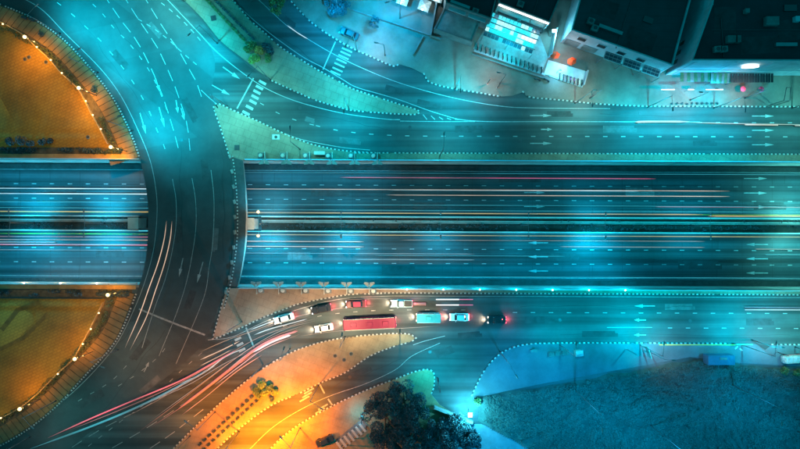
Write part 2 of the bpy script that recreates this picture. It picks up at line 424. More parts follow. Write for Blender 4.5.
# south roads
line(ground, [(165,455),(200,427),(225,404),(262,376),(290,360),(322,348),(355,341),(385,338),(408,339)], .7, mi=M_PAINT_OLD)
line(ground, [(208,340),(232,337),(262,323),(290,312),(335,300),(380,296.5),(460,296.2),(900,298)], .7)
line(ground, [(247,452),(272,428),(300,410),(330,396),(365,384),(395,370),(412,356),(440,343)], .7, mi=M_PAINT_OLD)
line(ground, [(413,345),(425,341),(445,336)], .8)
line(ground, [(246,327.5),(254,347.5)], 2.0, smooth=False, name='stop_line')
bars(ground, [(240,344.5),(242,350),(238,339)], 7, 2.4, -27)
dashes(ground, [(285,326),(320,316),(360,311.5),(400,310),(470,310)], 4.4, 18, .8, mi=M_PAINT_OLD)
dashes(ground, [(515,312.5),(900,314)], 4.4, 18, .9)
dashes(ground, [(670,328),(900,329)], 4.4, 18, .9)
line(ground, [(607,327.5),(652,327.5)], .7, smooth=False)
for y in (306, 320, 335): arrow(ground, (655 if y == 306 else 646, y), (634, y))
line(ground, [(319.5,384),(324.5,393.5)], 1.8, smooth=False, name='stop_line'); line(ground, [(328,399),(333.5,407)], 1.8, smooth=False, name='stop_line')
bars(ground, [(309,391),(307,395),(304.5,399),(323,407),(320,411),(317.5,414.5)], 11, 1.5, -30, mi=M_PAINT_OLD)

M_PATCH = mat('asphalt_patch', (0.026,0.030,0.032), 0.85, var=0.4, scale=0.6)
M_PATCH2 = mat('asphalt_patch_pale', (0.062,0.070,0.073), 0.85, var=0.4, scale=0.6)
M_SEAL = mat('crack_sealer', (0.008,0.009,0.010), 0.5, var=0.2)
def patch(parent, x, y, sx, sy, rz, m_, z=0.0):
    p = P(x, y, z); pts = [(-.5,-.5),(.5,-.48),(.5,.1),(.42,.12),(.41,.5),(-.5,.49)]
    b = MB().prism([(a*sx*MPP, c*sy*MPP) for a, c in pts], 0, 0.003); o = b.build('road_patch', m_, parent); o.location = (p.x, p.y, z+0.0055); o.rotation_euler = (0,0,R(-rz))
for x, y, sx, sy, rz, k in ((290,22,14,5,38,0),(395,90,20,6,17,0),(430,104,26,5,12,0),(470,129,30,7,0,0),(350,141,22,6,6,1),(560,114,26,6,0,0),(620,129,34,7,0,1),(705,143,24,6,0,0),(310,120,10,5,18,1),(540,320,30,7,0,0),(600,334,36,6,0,0),(680,307,30,6,0,1),(760,322,28,7,0,0),(470,335,24,6,-5,0),(445,352,20,8,-20,0),(360,372,24,6,-22,0),(250,60,16,5,35,1)): patch(ground, x, y, sx, sy, rz, (M_PATCH, M_PATCH2)[k])
for x, y, sx, sy, rz, k in ((120,60,22,8,50,0),(155,30,18,6,48,1),(190,110,26,7,62,0),(178,230,26,8,88,0),(205,170,22,7,84,0),(215,240,24,6,94,1),(190,300,20,7,110,0),(140,350,26,8,128,0),(90,400,30,8,150,0),(150,385,24,6,140,1)): patch(ringroad, x, y, sx, sy, rz, (M_PATCH, M_PATCH2)[k])
for x, y, sx, sy, k in ((60,190,34,9,0),(110,253,30,9,0),(330,192,40,9,0),(300,256,26,8,1),(430,206,36,8,0),(520,178,44,9,0),(560,257,40,8,0),(640,192,30,9,1),(700,265,46,9,0),(770,206,34,8,0),(400,270,38,9,0)): patch(highway, x, y, sx, sy, 0.26, (M_PATCH, M_PATCH2)[k], FZ)
def crack(parent, a, b_, amp, z=0.0):
    n_ = 26; ph = random.uniform(0,9); pts = []
    for i in range(n_+1):
        t = i/n_; o_ = amp*noise.noise((t*6+ph, ph, 0)); dx, dy = b_[0]-a[0], b_[1]-a[1]; L_ = math.hypot(dx, dy)
        pts.append((a[0]+dx*t-dy/L_*o_, a[1]+dy*t+dx/L_*o_))
    MB().ribbon(W(pts, z), 0.09, z+0.010).build('sealed_crack', M_SEAL, parent)
for a_, b_ in (((410,130),(560,131)),((600,115),(760,117)),((300,112),(390,130)),((250,18),(330,70)),((520,306),(700,307)),((560,334),(790,335)),((330,388),(440,345)),((640,138),(800,138))): crack(ground, a_, b_, 3)
for a_, b_ in (((80,20),(160,130)),((180,140),(184,290)),((222,150),(225,260)),((130,330),(70,400)),((165,330),(90,430)),((110,20),(190,110))): crack(ringroad, a_, b_, 3)
for x in list(range(-10,146,30))+list(range(262,810,30)):
    MB().ribbon([hy(170.5,x), hy(212.6,x+0.5)], 0.07, FZ+0.010).build('slab_joint', M_SEAL, highway); MB().ribbon([hy(236.5,x), hy(277,x+0.5)], 0.07, FZ+0.010).build('slab_joint', M_SEAL, highway)
for i, (x, y) in enumerate(((182,140),(220,200),(300,108),(410,127),(520,141),(640,113),(560,320),(690,321),(430,352),(350,377),(150,250),(90,95),(244,358),(241,359))):
    p = P(x, y); mh = MB().tube((0,0,0.002),(0,0,0.03),0.42,0.40,16).build('manhole_cover', M_DSTEEL, ground); mh.location = (p.x, p.y, 0)
# ------------------------------------------------ islands with kerbs
def kerb(parent, pts, period=4.0, z=0.0, top=0.19, w_=0.34, smooth=True, frac=0.5):
    q = W(spline(pts, 8) if smooth and len(pts) > 2 else pts, z)
    b = MB(); st = period*MPP/2
    for i, (p, u) in enumerate(walk(q, st)):
        if random.random() < 0.03: continue
        b.box((p.x+random.uniform(-.02,.02), p.y+random.uniform(-.02,.02), z+top/2-0.05+random.uniform(-.03,.01)), (st*random.uniform(.84,.99), w_, top+0.1), math.atan2(u.y, u.x), i % 2, 0.93)
    return b.build('kerb', [M_WHITE, M_BLACK], parent, 'stuff')
def island(name, pts, material, kerbs, top=0.14, period=4.0, smooth=False):
    o = MB().prism(W(pts), -0.2, top, 0, 1).build(name, [material, M_CONC], kind='structure')
    for k in kerbs: kerb(o, k, period)
    return o
up1 = spline([(206,-30),(233,0),(250,20),(265,33),(282,48),(300,59),(318,70),(340,82),(352,88.5),(380,98),(400,104.5),(416,109.5),(420,112.5)], 6)
lo1 = spline([(150,-30),(178,-4),(200,18),(220,42),(240,58),(262,75),(277,83),(300,93.5),(315,100),(335,106),(350,110),(375,112.5),(400,114),(414,114.5),(420,112.5)], 6)
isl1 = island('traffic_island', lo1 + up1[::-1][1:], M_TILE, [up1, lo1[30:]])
# dark parapet along the island's western edge
MB().ribbon(W(lo1[:34]), 0.5, 0.5).build('edge_gutter', M_BLACK, isl1)
up2 = spline([(216,104),(222,105),(235,111),(260,122),(285,134),(308,143),(330,148.5),(352,151.5),(375,152.8),(400,153),(900,154.6)], 8)
lf2 = spline([(216,104),(214,108),(220,126),(227,148),(229.5,156)], 6)
isl2 = island('gore_pavement', lf2[::-1] + up2[1:] + [(900, 163.2), (400, 161), (243, 160.3)], M_TILE, [up2, lf2])
# strip down the outer edge of the bridge
stL = spline([(229.5,156.5),(232,175),(234,200),(234.5,230),(232.5,255),(228,282),(221,308),(213,338)], 8)
stR = spline([(243,160.5),(245,182),(246,205),(246,228),(244.5,250),(241,272),(237.5,287)], 8)
isl3 = MB().prism(W([p for p in stL if p[1] < 287] + stR[::-1]), -0.5, 0.14, 0, 1).build('bridge_walkway', [mat('walkway_asphalt', (0.035,0.04,0.04), 0.9, var=0.3), M_CONC], kind='structure')
kerb(isl3, [(p[0]+3.2, p[1]) for p in stL[:-8]], 3.4); 
# alternating planting boxes along the walkway
for i, (p, u) in enumerate(walk(W([(q[0]+0.8, q[1]) for q in stL[:-10]]), 1.9)):
    if i % 2: continue
    MB().box((0,0,0), (1.0, 0.55, 0.34), 0, 0).build('walkway_block', M_CONC, isl3).matrix_local = Matrix.Translation((p.x, p.y, 0.28)) @ Matrix.Rotation(math.atan2(u.y, u.x)+0.25, 4, 'Z')
up4 = [p for p in stL if p[1] >= 287]
lo4 = spline([(213,339),(222,336),(245,326),(262,318),(285,309),(300,303.5),(330,297.5),(350,294.5),(380,293.3),(420,293),(900,295.3)], 8)
isl4 = island('south_gore_pavement', [(237.5,288)] + up4 + lo4[1:] + [(900, 290), (400, 287.7)], M_TILE, [lo4, up4])
up5 = spline([(160,462),(178,444),(200,422),(225,399),(245,382),(262,369),(290,353),(320,342.5),(350,337),(385,333.8),(408,334),(416,338)], 8)
lo5 = spline([(416,338),(410,342),(395,346),(370,356),(345,372.5),(320,383),(300,393),(272,405),(245,424),(222,444),(205,462)], 8)
isl5 = island('long_traffic_island', up5 + lo5[1:], M_PAVE_LIT, [up5, lo5])
k6 = spline([(262,460),(272,447),(290,431),(310,418),(340,402),(370,388.5),(400,377),(415,371.5),(428,369.5),(434,374),(434,386),(431,394)], 8)
isl6 = island('lower_pavement', k6 + [(440,405),(480,430),(520,462)], M_PAVE_LIT, [k6])
k7 = spline([(472,395),(477,384),(484,371),(495,358),(510,348.5),(530,344),(560,343),(640,343),(728,343.5)], 8)
isl7 = island('apron', k7 + [(756,344),(765,350),(772,344.5),(900,345),(900,366),(790,366),(740,363),(690,357),(640,366),(600,373),(540,384),(482,396)], M_APRON, [k7, [(772,344.5),(900,345)]], period=4.4)
k8a = spline([(292,2),(300,11),(311,22),(330,35.5),(350,47),(375,58.5),(393,66),(399,64)], 8)
k8b = spline([(424,74),(428,81),(436,84.5),(450,88),(480,93),(500,96.5)], 8)
k8c = spline([(523,92),(530,97),(560,100),(600,104),(640,106),(680,106.3),(900,107)], 8)
isl8 = island('north_forecourt', [(280,-60),(280,-12)] + k8a + [(412,68)] + k8b + [(512,96)] + k8c + [(900,-60)], M_YARD, [k8a, k8b, k8c], period=4.2)
# ring pavement: slabs with open radial joints, planting strip, plaza
def offset(pts, d):
    out = []
    for i, p in enumerate(pts):
        a = pts[max(i-1,0)]; b = pts[min(i+1,len(pts)-1)]; L = math.dist(a, b)
        out.append((p[0]-(b[1]-a[1])/L*d, p[1]+(b[0]-a[0])/L*d))
    return out
RI = ring_in
def half(pts, lo, hi): return [p for p in pts if lo <= p[1] <= hi]
for nm, lo, hi in (('ring_pavement',-60,159), ('ring_pavement',290,480)):
    seg = half(RI, lo, hi)
    inner = offset(seg, 30)
    base = MB().prism(W(seg + inner[::-1]), -0.2, 0.06, 0).build(nm, M_SOIL, kind='structure')
    kerb(base, seg, 3.0, smooth=False, w_=0.4)
    a1 = walk(W(offset(seg, 1.6)), 1.55); b1 = W(resample(offset(seg, 16.5), len(a1)-1)); a2 = W(resample(offset(seg, 1.6), len(a1)-1))
    for i in range(len(a2)-1):
        a, b, c, d = a2[i], a2[i+1], b1[i+1], b1[i]; g = 0.06
        a_, b_ = a.lerp(b, g), b.lerp(a, g); c_, d_ = c.lerp(d, g), d.lerp(c, g)
        ctr = (a+b+c+d)/4; hz = 0.15+random.uniform(-.008,.008)
        MB().prism([p-ctr for p in (a_,b_,c_,d_)], 0, hz).build('paving_slab', M_SLAB, base).location = (ctr.x, ctr.y, 0)
RI18 = spline([(-60,-12),(-25,8),(3,23),(24,35),(37,47),(51,60),(62,73),(78,88),(86,101),(93,115),(101,129),(110,147),(116,165),(121,195),(122,225),(121,255),(116,280),(107,297),(99,313),(91,329),(83,344),(74,359),(58,374),(38,394),(20,408),(1,418),(-30,432),(-60,440)], 6)
# plaza halves
pin = half(RI18, -40, 147.5)
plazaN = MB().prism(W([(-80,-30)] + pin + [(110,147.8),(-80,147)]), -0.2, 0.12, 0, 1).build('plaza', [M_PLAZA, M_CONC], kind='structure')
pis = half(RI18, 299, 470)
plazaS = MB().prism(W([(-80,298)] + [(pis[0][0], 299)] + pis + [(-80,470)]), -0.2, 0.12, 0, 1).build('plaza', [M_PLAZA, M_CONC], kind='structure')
# strips between plaza and trench
def strip(name, x0, x1, y0, y1, z0, z1, mt, parent=None, lab=None, cat=None, kind=None):
    o = MB().prism([P(x0, ty(y0,x0)).xy, P(x1, ty(y0,x1)).xy, P(x1, ty(y1,x1)).xy, P(x0, ty(y1,x0)).xy], z0, z1).build(name, mt, parent, kind)
    return tag(o, lab, cat)
M_TAN = MATS.get('tan_path') or mat('tan_path', (0.40,0.26,0.13), 0.85, var=0.3, scale=0.4)
strip('trench_path', -200, 134, 155.5, 159.6, -0.2, 0.16, M_TAN, kind='structure')
strip('trench_path', -200, 136, 286.3, 290.5, -0.4, 0.16, M_TAN, kind='structure')
strip('planting_bed', -200, 124, 149.5, 155.2, -0.2, 0.10, M_SOIL, kind='structure')
strip('planting_bed', -200, 132, 291, 298.6, -0.2, 0.10, M_SOIL, kind='structure')
# plaza decoration: paler paving fields
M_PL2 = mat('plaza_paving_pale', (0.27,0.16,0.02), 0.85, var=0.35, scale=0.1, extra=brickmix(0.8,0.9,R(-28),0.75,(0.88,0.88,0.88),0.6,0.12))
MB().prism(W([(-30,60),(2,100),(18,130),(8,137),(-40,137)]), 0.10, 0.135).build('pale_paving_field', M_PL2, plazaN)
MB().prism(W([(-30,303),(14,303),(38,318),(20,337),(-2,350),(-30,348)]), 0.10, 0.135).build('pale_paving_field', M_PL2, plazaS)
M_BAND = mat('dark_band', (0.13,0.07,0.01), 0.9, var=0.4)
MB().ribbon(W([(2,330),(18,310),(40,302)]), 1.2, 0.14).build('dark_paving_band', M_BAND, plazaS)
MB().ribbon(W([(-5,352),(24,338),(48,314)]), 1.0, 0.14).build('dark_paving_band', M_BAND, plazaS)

# curved low wall carrying the plaza lamps
def curved_wall(pts, label):
    o = MB(); q = W(pts); b = []
    for i, p in enumerate(q):
        a = q[max(i-1,0)]; c = q[min(i+1,len(q)-1)]; d = (c-a).normalized(); nn = Vector((-d.y, d.x))*0.12
        b.append([(p.x+nn.x,p.y+nn.y,0), (p.x-nn.x,p.y-nn.y,0), (p.x-nn.x,p.y-nn.y,0.75), (p.x+nn.x,p.y+nn.y,0.75)])
    o.loft(b)
    return tag(o.build('plaza_wall', M_TAN), label, 'low wall', 'low walls round the plaza')
curved_wall(half(RI18,-10,146), 'curved pale low wall edging the upper orange plaza, strung with small lamps')
curved_wall(half(RI18,300,460), 'curved pale low wall edging the lower orange plaza, strung with small lamps')

# ------------------------------------------------ trench walls, rails, median
def long_box(name, x0, x1, y, z0, z1, th, mt, parent=None, at=0.0):
    a = P(x0, ty(y,x0), at).xy; b = P(x1, ty(y,x1), at).xy; c = (a+b)/2; d = b-a
    o = MB().box((0,0,0), (d.length, th, z1-z0)).build(name, mt, parent)
    o.location = (c.x, c.y, (z0+z1)/2); o.rotation_euler = (0,0,math.atan2(d.y,d.x)); return o
tw_specs = (('pale parapet wall along the north side of the sunken highway, right of the bridge', 246, 900, 160.6),
            ('pale parapet wall along the north side of the sunken highway, left of the bridge', -200, 141, 160.6),
            ('pale parapet wall along the south side of the sunken highway, right of the bridge', 240, 900, 288.6),
            ('pale parapet wall along the south side of the sunken highway, left of the bridge', -200, 138, 285.4))
M_RAIL = mat('blue_rail', (0.10,0.45,0.62), 0.4, 0.2, var=0.1)
M_RAILG = mat('grey_rail', (0.3,0.33,0.34), 0.5, 0.3, var=0.1)
for i, (lab, x0, x1, y) in enumerate(tw_specs):
    r = empty('parapet', (0,0,0), 0, lab, 'parapet')
    if i == 3:
        y = 284.2
    long_box('wall', x0, x1, y, 0.14, 0.95, 0.3, M_CONC, r)
    long_box('hand_rail', x0, x1, y, 1.15, 1.25, 0.22, M_RAIL if i in (0,) else M_RAILG, r)
    b = MB()
    for p, u in walk([P(x0,ty(y,x0)).xy, P(x1,ty(y,x1)).xy], 2.25): b.box((p.x,p.y,1.05), (0.08,0.08,0.2))
    b.build('rail_post', M_STEEL, r, 'stuff')
if True:   # south-left trench lip up to its parapet
    MB().prism(W([(-200,283.5),(139,284.6),(139,287.5),(-200,285.8)]), -7.4, 0.1).build('trench_lip', M_CONC, kind='structure')
# drainage channel and foot of the retaining walls
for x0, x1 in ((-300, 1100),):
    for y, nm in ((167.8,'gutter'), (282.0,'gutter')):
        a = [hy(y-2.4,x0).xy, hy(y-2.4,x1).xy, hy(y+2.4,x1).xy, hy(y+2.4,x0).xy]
        MB().prism(a, FZ-0.2, FZ+0.2).build(nm, mat('dark_gutter', (0.02,0.025,0.025), 0.9, var=0.5), highway)  # darker, mottled tone for the channel strips
# median
def median_part(x0, x1, label):
    r = empty('median', (0,0,0), 0, label, 'median strip')
    for y in (217.3, 231.6): long_box('barrier', x0, x1, y, FZ, FZ+0.8, 0.3, M_PALE, r, FZ)
    a = [hy(218.2,x0).xy, hy(218.2,x1).xy, hy(230.7,x1).xy, hy(230.7,x0).xy]
    MB().prism(a, FZ-0.2, FZ+0.25).build('soil_bed', mat('dark_soil', (0.018,0.017,0.014), 0.9, var=0.6), r)  # darker soil tone for the median bed
    long_box('centre_channel', x0, x1, 222.4, FZ+0.2, FZ+0.45, 0.5, M_CONC, r, FZ)
    long_box('centre_channel', x0, x1, 221, FZ+0.2, FZ+0.4, 0.25, M_PALE, r, FZ)
    C = []
    for _ in range(int((x1-x0)*0.9)):
        x = random.uniform(x0, x1); y = random.uniform(219.5, 229.8)
        if 220 < y < 224: continue
        if noise.noise((x*0.03, y*0.2, 0)) < -0.12: continue
        p = hy(y, x); C.append(clump((p.x, p.y, FZ+0.45), random.uniform(.25,.6), 14))
    quads('shrub_planting', leaves(np.concatenate(C), 0.16), M_LEAFD, r, 'stuff')
    return r
median_part(-200, 140, 'planted dark median between the carriageways left of the ring bridge')
median_part(262, 1000, 'planted dark median between the carriageways right of the ring bridge')

def pier(x, lab):
    p = hy(224.5, x)
    r = empty('bridge_pier', (p.x, p.y, FZ), 0, lab, 'bridge pier', 'bridge piers in the median')
    MB().box((0,0,2.3), (2.4,2.6,4.6)).build('shaft', M_PALE, r)
    MB().box((0,0,4.65), (2.6,2.9,0.2)).build('cap', M_PALE, r)
pier(142, 'square pale pier standing in the median at the left edge of the bridge')
pier(254, 'square pale pier standing in the median at the right edge of the bridge')

# ------------------------------------------------ lights
CY = (0.0, 0.70, 0.93); TE = (0.13, 0.90, 0.84); BL = (0.0, 0.60, 0.95); OR = (1.0, 0.24, 0.0); PINK = (1.0, 0.45, 0.28); ORP = (1.0, 0.36, 0.0); BS = (0.0, 0.47, 1.0); WM = (1.0, 0.56, 0.16)
def spot(parent, loc, c, power, size=150, rad=0.25, blend=0.9):
    l = bpy.data.lights.new('lamp_light', 'SPOT'); l.color = c; l.energy = power; l.spot_size = R(size); l.spot_blend = blend; l.shadow_soft_size = rad
    o = bpy.data.objects.new('lamp_light', l); col.objects.link(o); o.parent = parent; o.location = loc; return o
def point(parent, loc, c, power, rad=0.25):
    l = bpy.data.lights.new('lamp_light', 'POINT'); l.color = c; l.energy = power; l.shadow_soft_size = rad
    o = bpy.data.objects.new('lamp_light', l); col.objects.link(o); o.parent = parent; o.location = loc; return o
def street_lamp(px, py, ang, c, power, label, z=0.14, h=12.0, arm=2.8, double=False, group='tall street lamps', size=150, tilt=24, power2=None):
    p = P(px, py, z)
    r = empty('street_lamp', p, R(ang), label, 'street lamp', group)
    MB().tube((0,0,0), (0,0,0.5), 0.2, 0.16).build('base', M_DSTEEL, r)
    MB().tube((0,0,0.5), (0,0,h), 0.11, 0.06).build('pole', M_STEEL, r, smooth=True)
    for s in ((1,-1) if double else (1,)):
        MB().tube((0,0,h-0.4), (s*arm,0,h+0.1), 0.045, 0.035, 6).build('arm', M_STEEL, r)
        hd = MB().box((s*(arm+0.35),0,h+0.14), (0.95,0.32,0.14), 0, 0, 0.7).build('lamp_head', M_STEEL, r)
        MB().box((s*(arm+0.4),0,h+0.045), (0.6,0.22,0.03)).build('lens', G_COOL, hd)
        l = spot(r, (s*(arm+0.4),0,h-0.02), c, power if s > 0 or power2 is None else power2, size)
        if tilt: l.rotation_euler = (0, R(-tilt*s), 0)
    return r
KW = 1000
SLAMPS = [
 (60,33,  40, CY, 6.5, 'tall lamp by the upper curve of the ring pavement, arm over the ring road'),
 (98,72,  35, CY, 6, 'tall lamp halfway down the upper ring pavement'),
 (133,130, 20, CY, 8, 'tall lamp on the ring pavement just above the highway trench'),
 (217,43, 225, CY, 5.5, 'tall lamp on the west edge of the long planted island'),
 (184,2, 225, TE, 4, 'tall lamp at the top end of the planted island'),
 (270,80, 230, TE, 2.0, 'tall lamp beside the zebra crossing near the planted shrubs'),
 (349,109, 270, CY, 3.2, 'tall lamp on the narrow end of the planted island'),
 (357,51, 240, CY, 3.0, 'tall lamp near the zebra crossing and the parked car'),
 (455,90, 270, CY, 5, 'tall lamp on the forecourt kerb below the motorbike yard'),
 (575,103, 270, TE, 2.6, 'tall lamp on the dashed kerb below the orange parasols'),
 (648,107, 270, CY, 6.0, 'tall lamp on the kerb left of the planter rail'),
 (714,108, 270, CY, 5.5, 'tall lamp on the kerb below the oval sign'),
 (792,108, 270, TE, 3.0, 'tall lamp on the kerb at the far east end of the north road'),
 (300,149, 90, TE, 1.8, 'tall lamp on the gore pavement above the trench'),
 (440,155, 90, TE, .9, 'tall lamp on the north trench pavement near its middle'),
 (227,106, 300, TE, 2.4, 'tall lamp at the sharp tip of the gore pavement'),
 (56,401, 320, TE, 0.7, 'tall lamp with a greenish head on the lower ring pavement'),
 (242,322, 300, CY, 0.8, 'tall lamp on the south gore by the stop line'),
 (263,365, 40, CY, 0.8, 'tall lamp on the west side of the long island above the shrubs'),
 (640,345, 90, CY, 6.5, 'tall lamp beside the white signboard'),
 (560,345, 90, CY, 2.6, 'tall lamp above the blue slatted benches'),
 (742,345, 90, CY, 6, 'tall lamp left of the apron entrance'),
 (795,347, 90, TE, 3.2, 'tall lamp at the east end of the apron'),
 (437,378, 100, CY, 3.2, 'tall lamp on the rounded corner of the lower pavement'),
 (500,352, 300, BS, 2.2, 'tall lamp inside the curved corner of the apron'),
 (400,18, 200, BS, 6.5, 'tall lamp in the blue lit yard behind the fence line'),
 (340,14, 250, BS, 3.4, 'tall lamp at the west end of the yard'),
 (575,390, 270, BS, 5, 'added tall fill lamp at the edge of the scrub below the apron'),  # from here on, blue fill lamps added to brighten scrub and trees
 (730,384, 270, BS, 5, 'added tall fill lamp in the scrub below the blue container'),
 (650,425, 200, BS, 5, 'added tall fill lamp standing out in the middle of the scrub'),
 (795,430, 200, BS, 2, 'added tall fill lamp at the far corner of the scrub'),
 (520,440, 200, BS, 4.0, 'added tall fill lamp in the scrub near the blue garden path'),
]
for a in SLAMPS: street_lamp(a[0], a[1], a[2], a[3], a[4]*KW*(1.25 if a[3] is CY else 0.9), a[5], tilt=4 if (a[0] > 330 and a[1] < 112) or a[3] is BS else 40 if a[0] < 140 else 22, h=18 if a[1] > 380 and a[3] is BS else 12)
# highway lamps; the fill lamps are added to even out the trench light
for x, pn, ps, c, lab in ((268,2.0,4.2,BL,'twin lamp in the median beside the bridge, both heads blazing'), (345,.5,4.0,BL,'added twin fill lamp in the median above the maroon coach'), (438,.35,2.2,BL,'twin lamp in the median left of its centre'), (520,.35,1.2,BL,'added twin fill lamp in the median above the last car of the queue'), (592,1.4,6.0,BL,'twin lamp in the median right of its centre'),
    (690,.5,1.0,BL,'twin lamp in the median below the slanting building wall'), (792,4.5,3.5,TE,'twin lamp in the median at the east end'), (105,5.2,6.0,BL,'added twin fill lamp in the median just west of the bridge'), (35,4.8,5.5,BL,'added twin fill lamp in the median near the west edge'), (-40,2.5,2.5,BL,'added twin fill lamp in the median beyond the west edge')):
    p = hy(224.5, x)
    r = street_lamp(0, 0, 90, c, pn*KW, lab, double=True, arm=2.6, h=9.0, tilt=48, size=150, power2=ps*KW)
    r.location = (p.x, p.y, FZ+0.25)
    if x == 268:
        for s_ in (-1,1):
            MB().ball((s_*2.9,0,9.4), 0.34, 10).build('globe', G_WARM, r, smooth=True)
            point(r, (s_*3.4,0,7.0), (1,0.75,0.5), 130)
# warm plaza lamps
def plaza_lamp(px, py, big, lab, power):
    p = P(px, py, 7.4 if big else 1.4); p.z = 0.12
    if big:
        r = empty('plaza_lamp', p, 0, lab, 'street lamp', 'bright orange plaza lamps')
        MB().tube((0,0,0), (0,0,6.6), 0.1, 0.07).build('pole', M_DSTEEL, r)
        MB().ball((0,0,7.4), 0.42, 14, 0, 0.85).build('globe', G_WARM, r, smooth=True)
        MB().tube((0,0,6.6),(0,0,6.85),0.3,0.4).build('collar', M_DSTEEL, r)
        d = Vector((-105-px, -(225-py))).normalized()
        l = spot(r, (d.x*0.9, d.y*0.9, 6.6), ORP, power, 150, 0.4, 1.0); l.rotation_euler = (R(42)*-d.y*-1*-1, R(42)*d.x*-1, 0)
        l.rotation_euler = Vector((-d.x*0.9, -d.y*0.9, 1.0)).to_track_quat('Z','Y').to_euler()
        point(r, (0,0,4.0), WM, power*0.10, 0.3)
    else:
        r = empty('wall_lamp', (p.x, p.y, 0.75), 0, lab, 'small lamp', 'small lamps on the plaza walls')
        MB().tube((0,0,0), (0,0,0.5), 0.05, 0.05).build('stem', M_DSTEEL, r)
        MB().ball((0,0,0.72), 0.2, 10).build('globe', G_WARM, r, smooth=True)
        point(r, (0,0,1.15), WM, power, 0.2)
big = [(25,37,'bright lamp on the upper plaza wall at its top end'), (79,88,'bright lamp midway along the upper plaza wall'), (111,147,'bright lamp where the upper plaza wall meets the trench'),
       (108,295,'bright lamp where the lower plaza wall meets the trench'), (75,359,'bright lamp midway along the lower plaza wall'), (20,409,'bright lamp at the bottom end of the lower plaza wall')]
for x, y, lab in big: plaza_lamp(x, y, True, lab, 1150 if y < 200 else 650)
small = [(3,24,'topmost of the small lamps on the upper plaza wall'),(37,47,'small lamp just below the bright top lamp of the upper wall'),(51,60,'second small lamp below the bright top lamp of the upper wall'),(62,73,'small lamp just above the bright middle lamp of the upper wall'),(86,101,'small lamp just below the bright middle lamp of the upper wall'),(93,115,'small lamp halfway between middle and lowest bright lamps of the upper wall'),(101,129,'small lamp just above the trench end of the upper wall'),
         (99,313,'small lamp just below the trench end of the lower wall'),(91,329,'second small lamp from the trench end of the lower wall'),(83,344,'small lamp just above the bright middle lamp of the lower wall'),(58,374,'small lamp just below the bright middle lamp of the lower wall'),(1,418,'lowest small lamp of the lower plaza wall')]
for x, y, lab in small: plaza_lamp(x, y, False, lab, 22)
# little bulkhead lamps on the south parapet
for x, lab in ((28,'leftmost bulkhead lamp on the south parapet, below the lower carriageway'),(64,'middle bulkhead lamp left of the bridge on the south parapet'),(100,'bulkhead lamp left of the bridge nearest to it'),
               (407,'bulkhead lamp on the south parapet above the van'),(443,'bulkhead lamp on the south parapet above the short red and white streaks'),(479,'bulkhead lamp on the south parapet above the two-headlight dark car'),(515,'bulkhead lamp on the south parapet just right of the last car'),(551,'bulkhead lamp on the south parapet above the slatted benches'),(587,'bulkhead lamp on the south parapet left of the road arrows'),(623,'easternmost bulkhead lamp on the south parapet')):
    p = P(x, ty(284.2 if x < 150 else 288.6, x))
    r = empty('bulkhead_lamp', (p.x, p.y, 1.25), 0, lab, 'small lamp', 'bulkhead lamps on the south parapet')
    MB().box((0,0,0.06), (0.5,0.34,0.12)).build('housing', M_STEEL, r)
    MB().ball((0,0,0.2), 0.2, 8, 0, 0.7).build('lens', G_COOL, r, smooth=True)
    point(r, (0,1.2,0.3), WM if x < 150 else BL, 120 if x < 150 else 350, 0.15)

# piers with round caps along the trench beside the bridge
for side, y, s in (('north',156.5,1), ('south',290.6,-1)):
    for i, x in enumerate((261.5,283.5,306,328.5,351,373.5)):
        p = P(x, ty(y,x), 0.14)
        ordn = ('first','second','third','fourth','fifth','sixth')[i]
        r = empty('capped_pillar', p, 0 if s > 0 else math.pi, f'{ordn} round-capped dark box pillar from the bridge on the {side} trench edge', 'pillar', 'round-capped pillars on the trench edges')
        MB().box((0,0,0.45), (1.5,1.5,0.9), 0, 0, 0.94).build('box', M_DCONC, r)
        MB().tube((0,0,0.9), (0,0,1.25), 0.52, 0.42, 14).build('cap', M_PALE, r)
        MB().box((1.0,0.1,0.5), (0.16,1.7,1.0)).build('fin', M_PALE, r)
        b = MB()
        for sx in (-1,1): b.add([(1.0+sx*0.15,-0.9,1.3),(1.0+sx*1.35,-1.9,1.3),(1.0+sx*1.2,-2.3,1.3),(1.0+sx*0.1,-2.1,1.3),(1.0+sx*0.15,-0.9,1.45),(1.0+sx*1.35,-1.9,1.45),(1.0+sx*1.2,-2.3,1.45),(1.0+sx*0.1,-2.1,1.45)],
                                 [(0,1,2,3),(4,5,6,7),(0,1,5,4),(1,2,6,5),(2,3,7,6),(3,0,4,7)])
        b.build('bracket', M_CONC, r)
        l = spot(r, (1.0,-2.5,1.0), BL, 650 if s < 0 else 250, 140, 0.3); l.rotation_euler = (R(-28),0,0)  # blue fill spot added on the pillar to brighten the highway

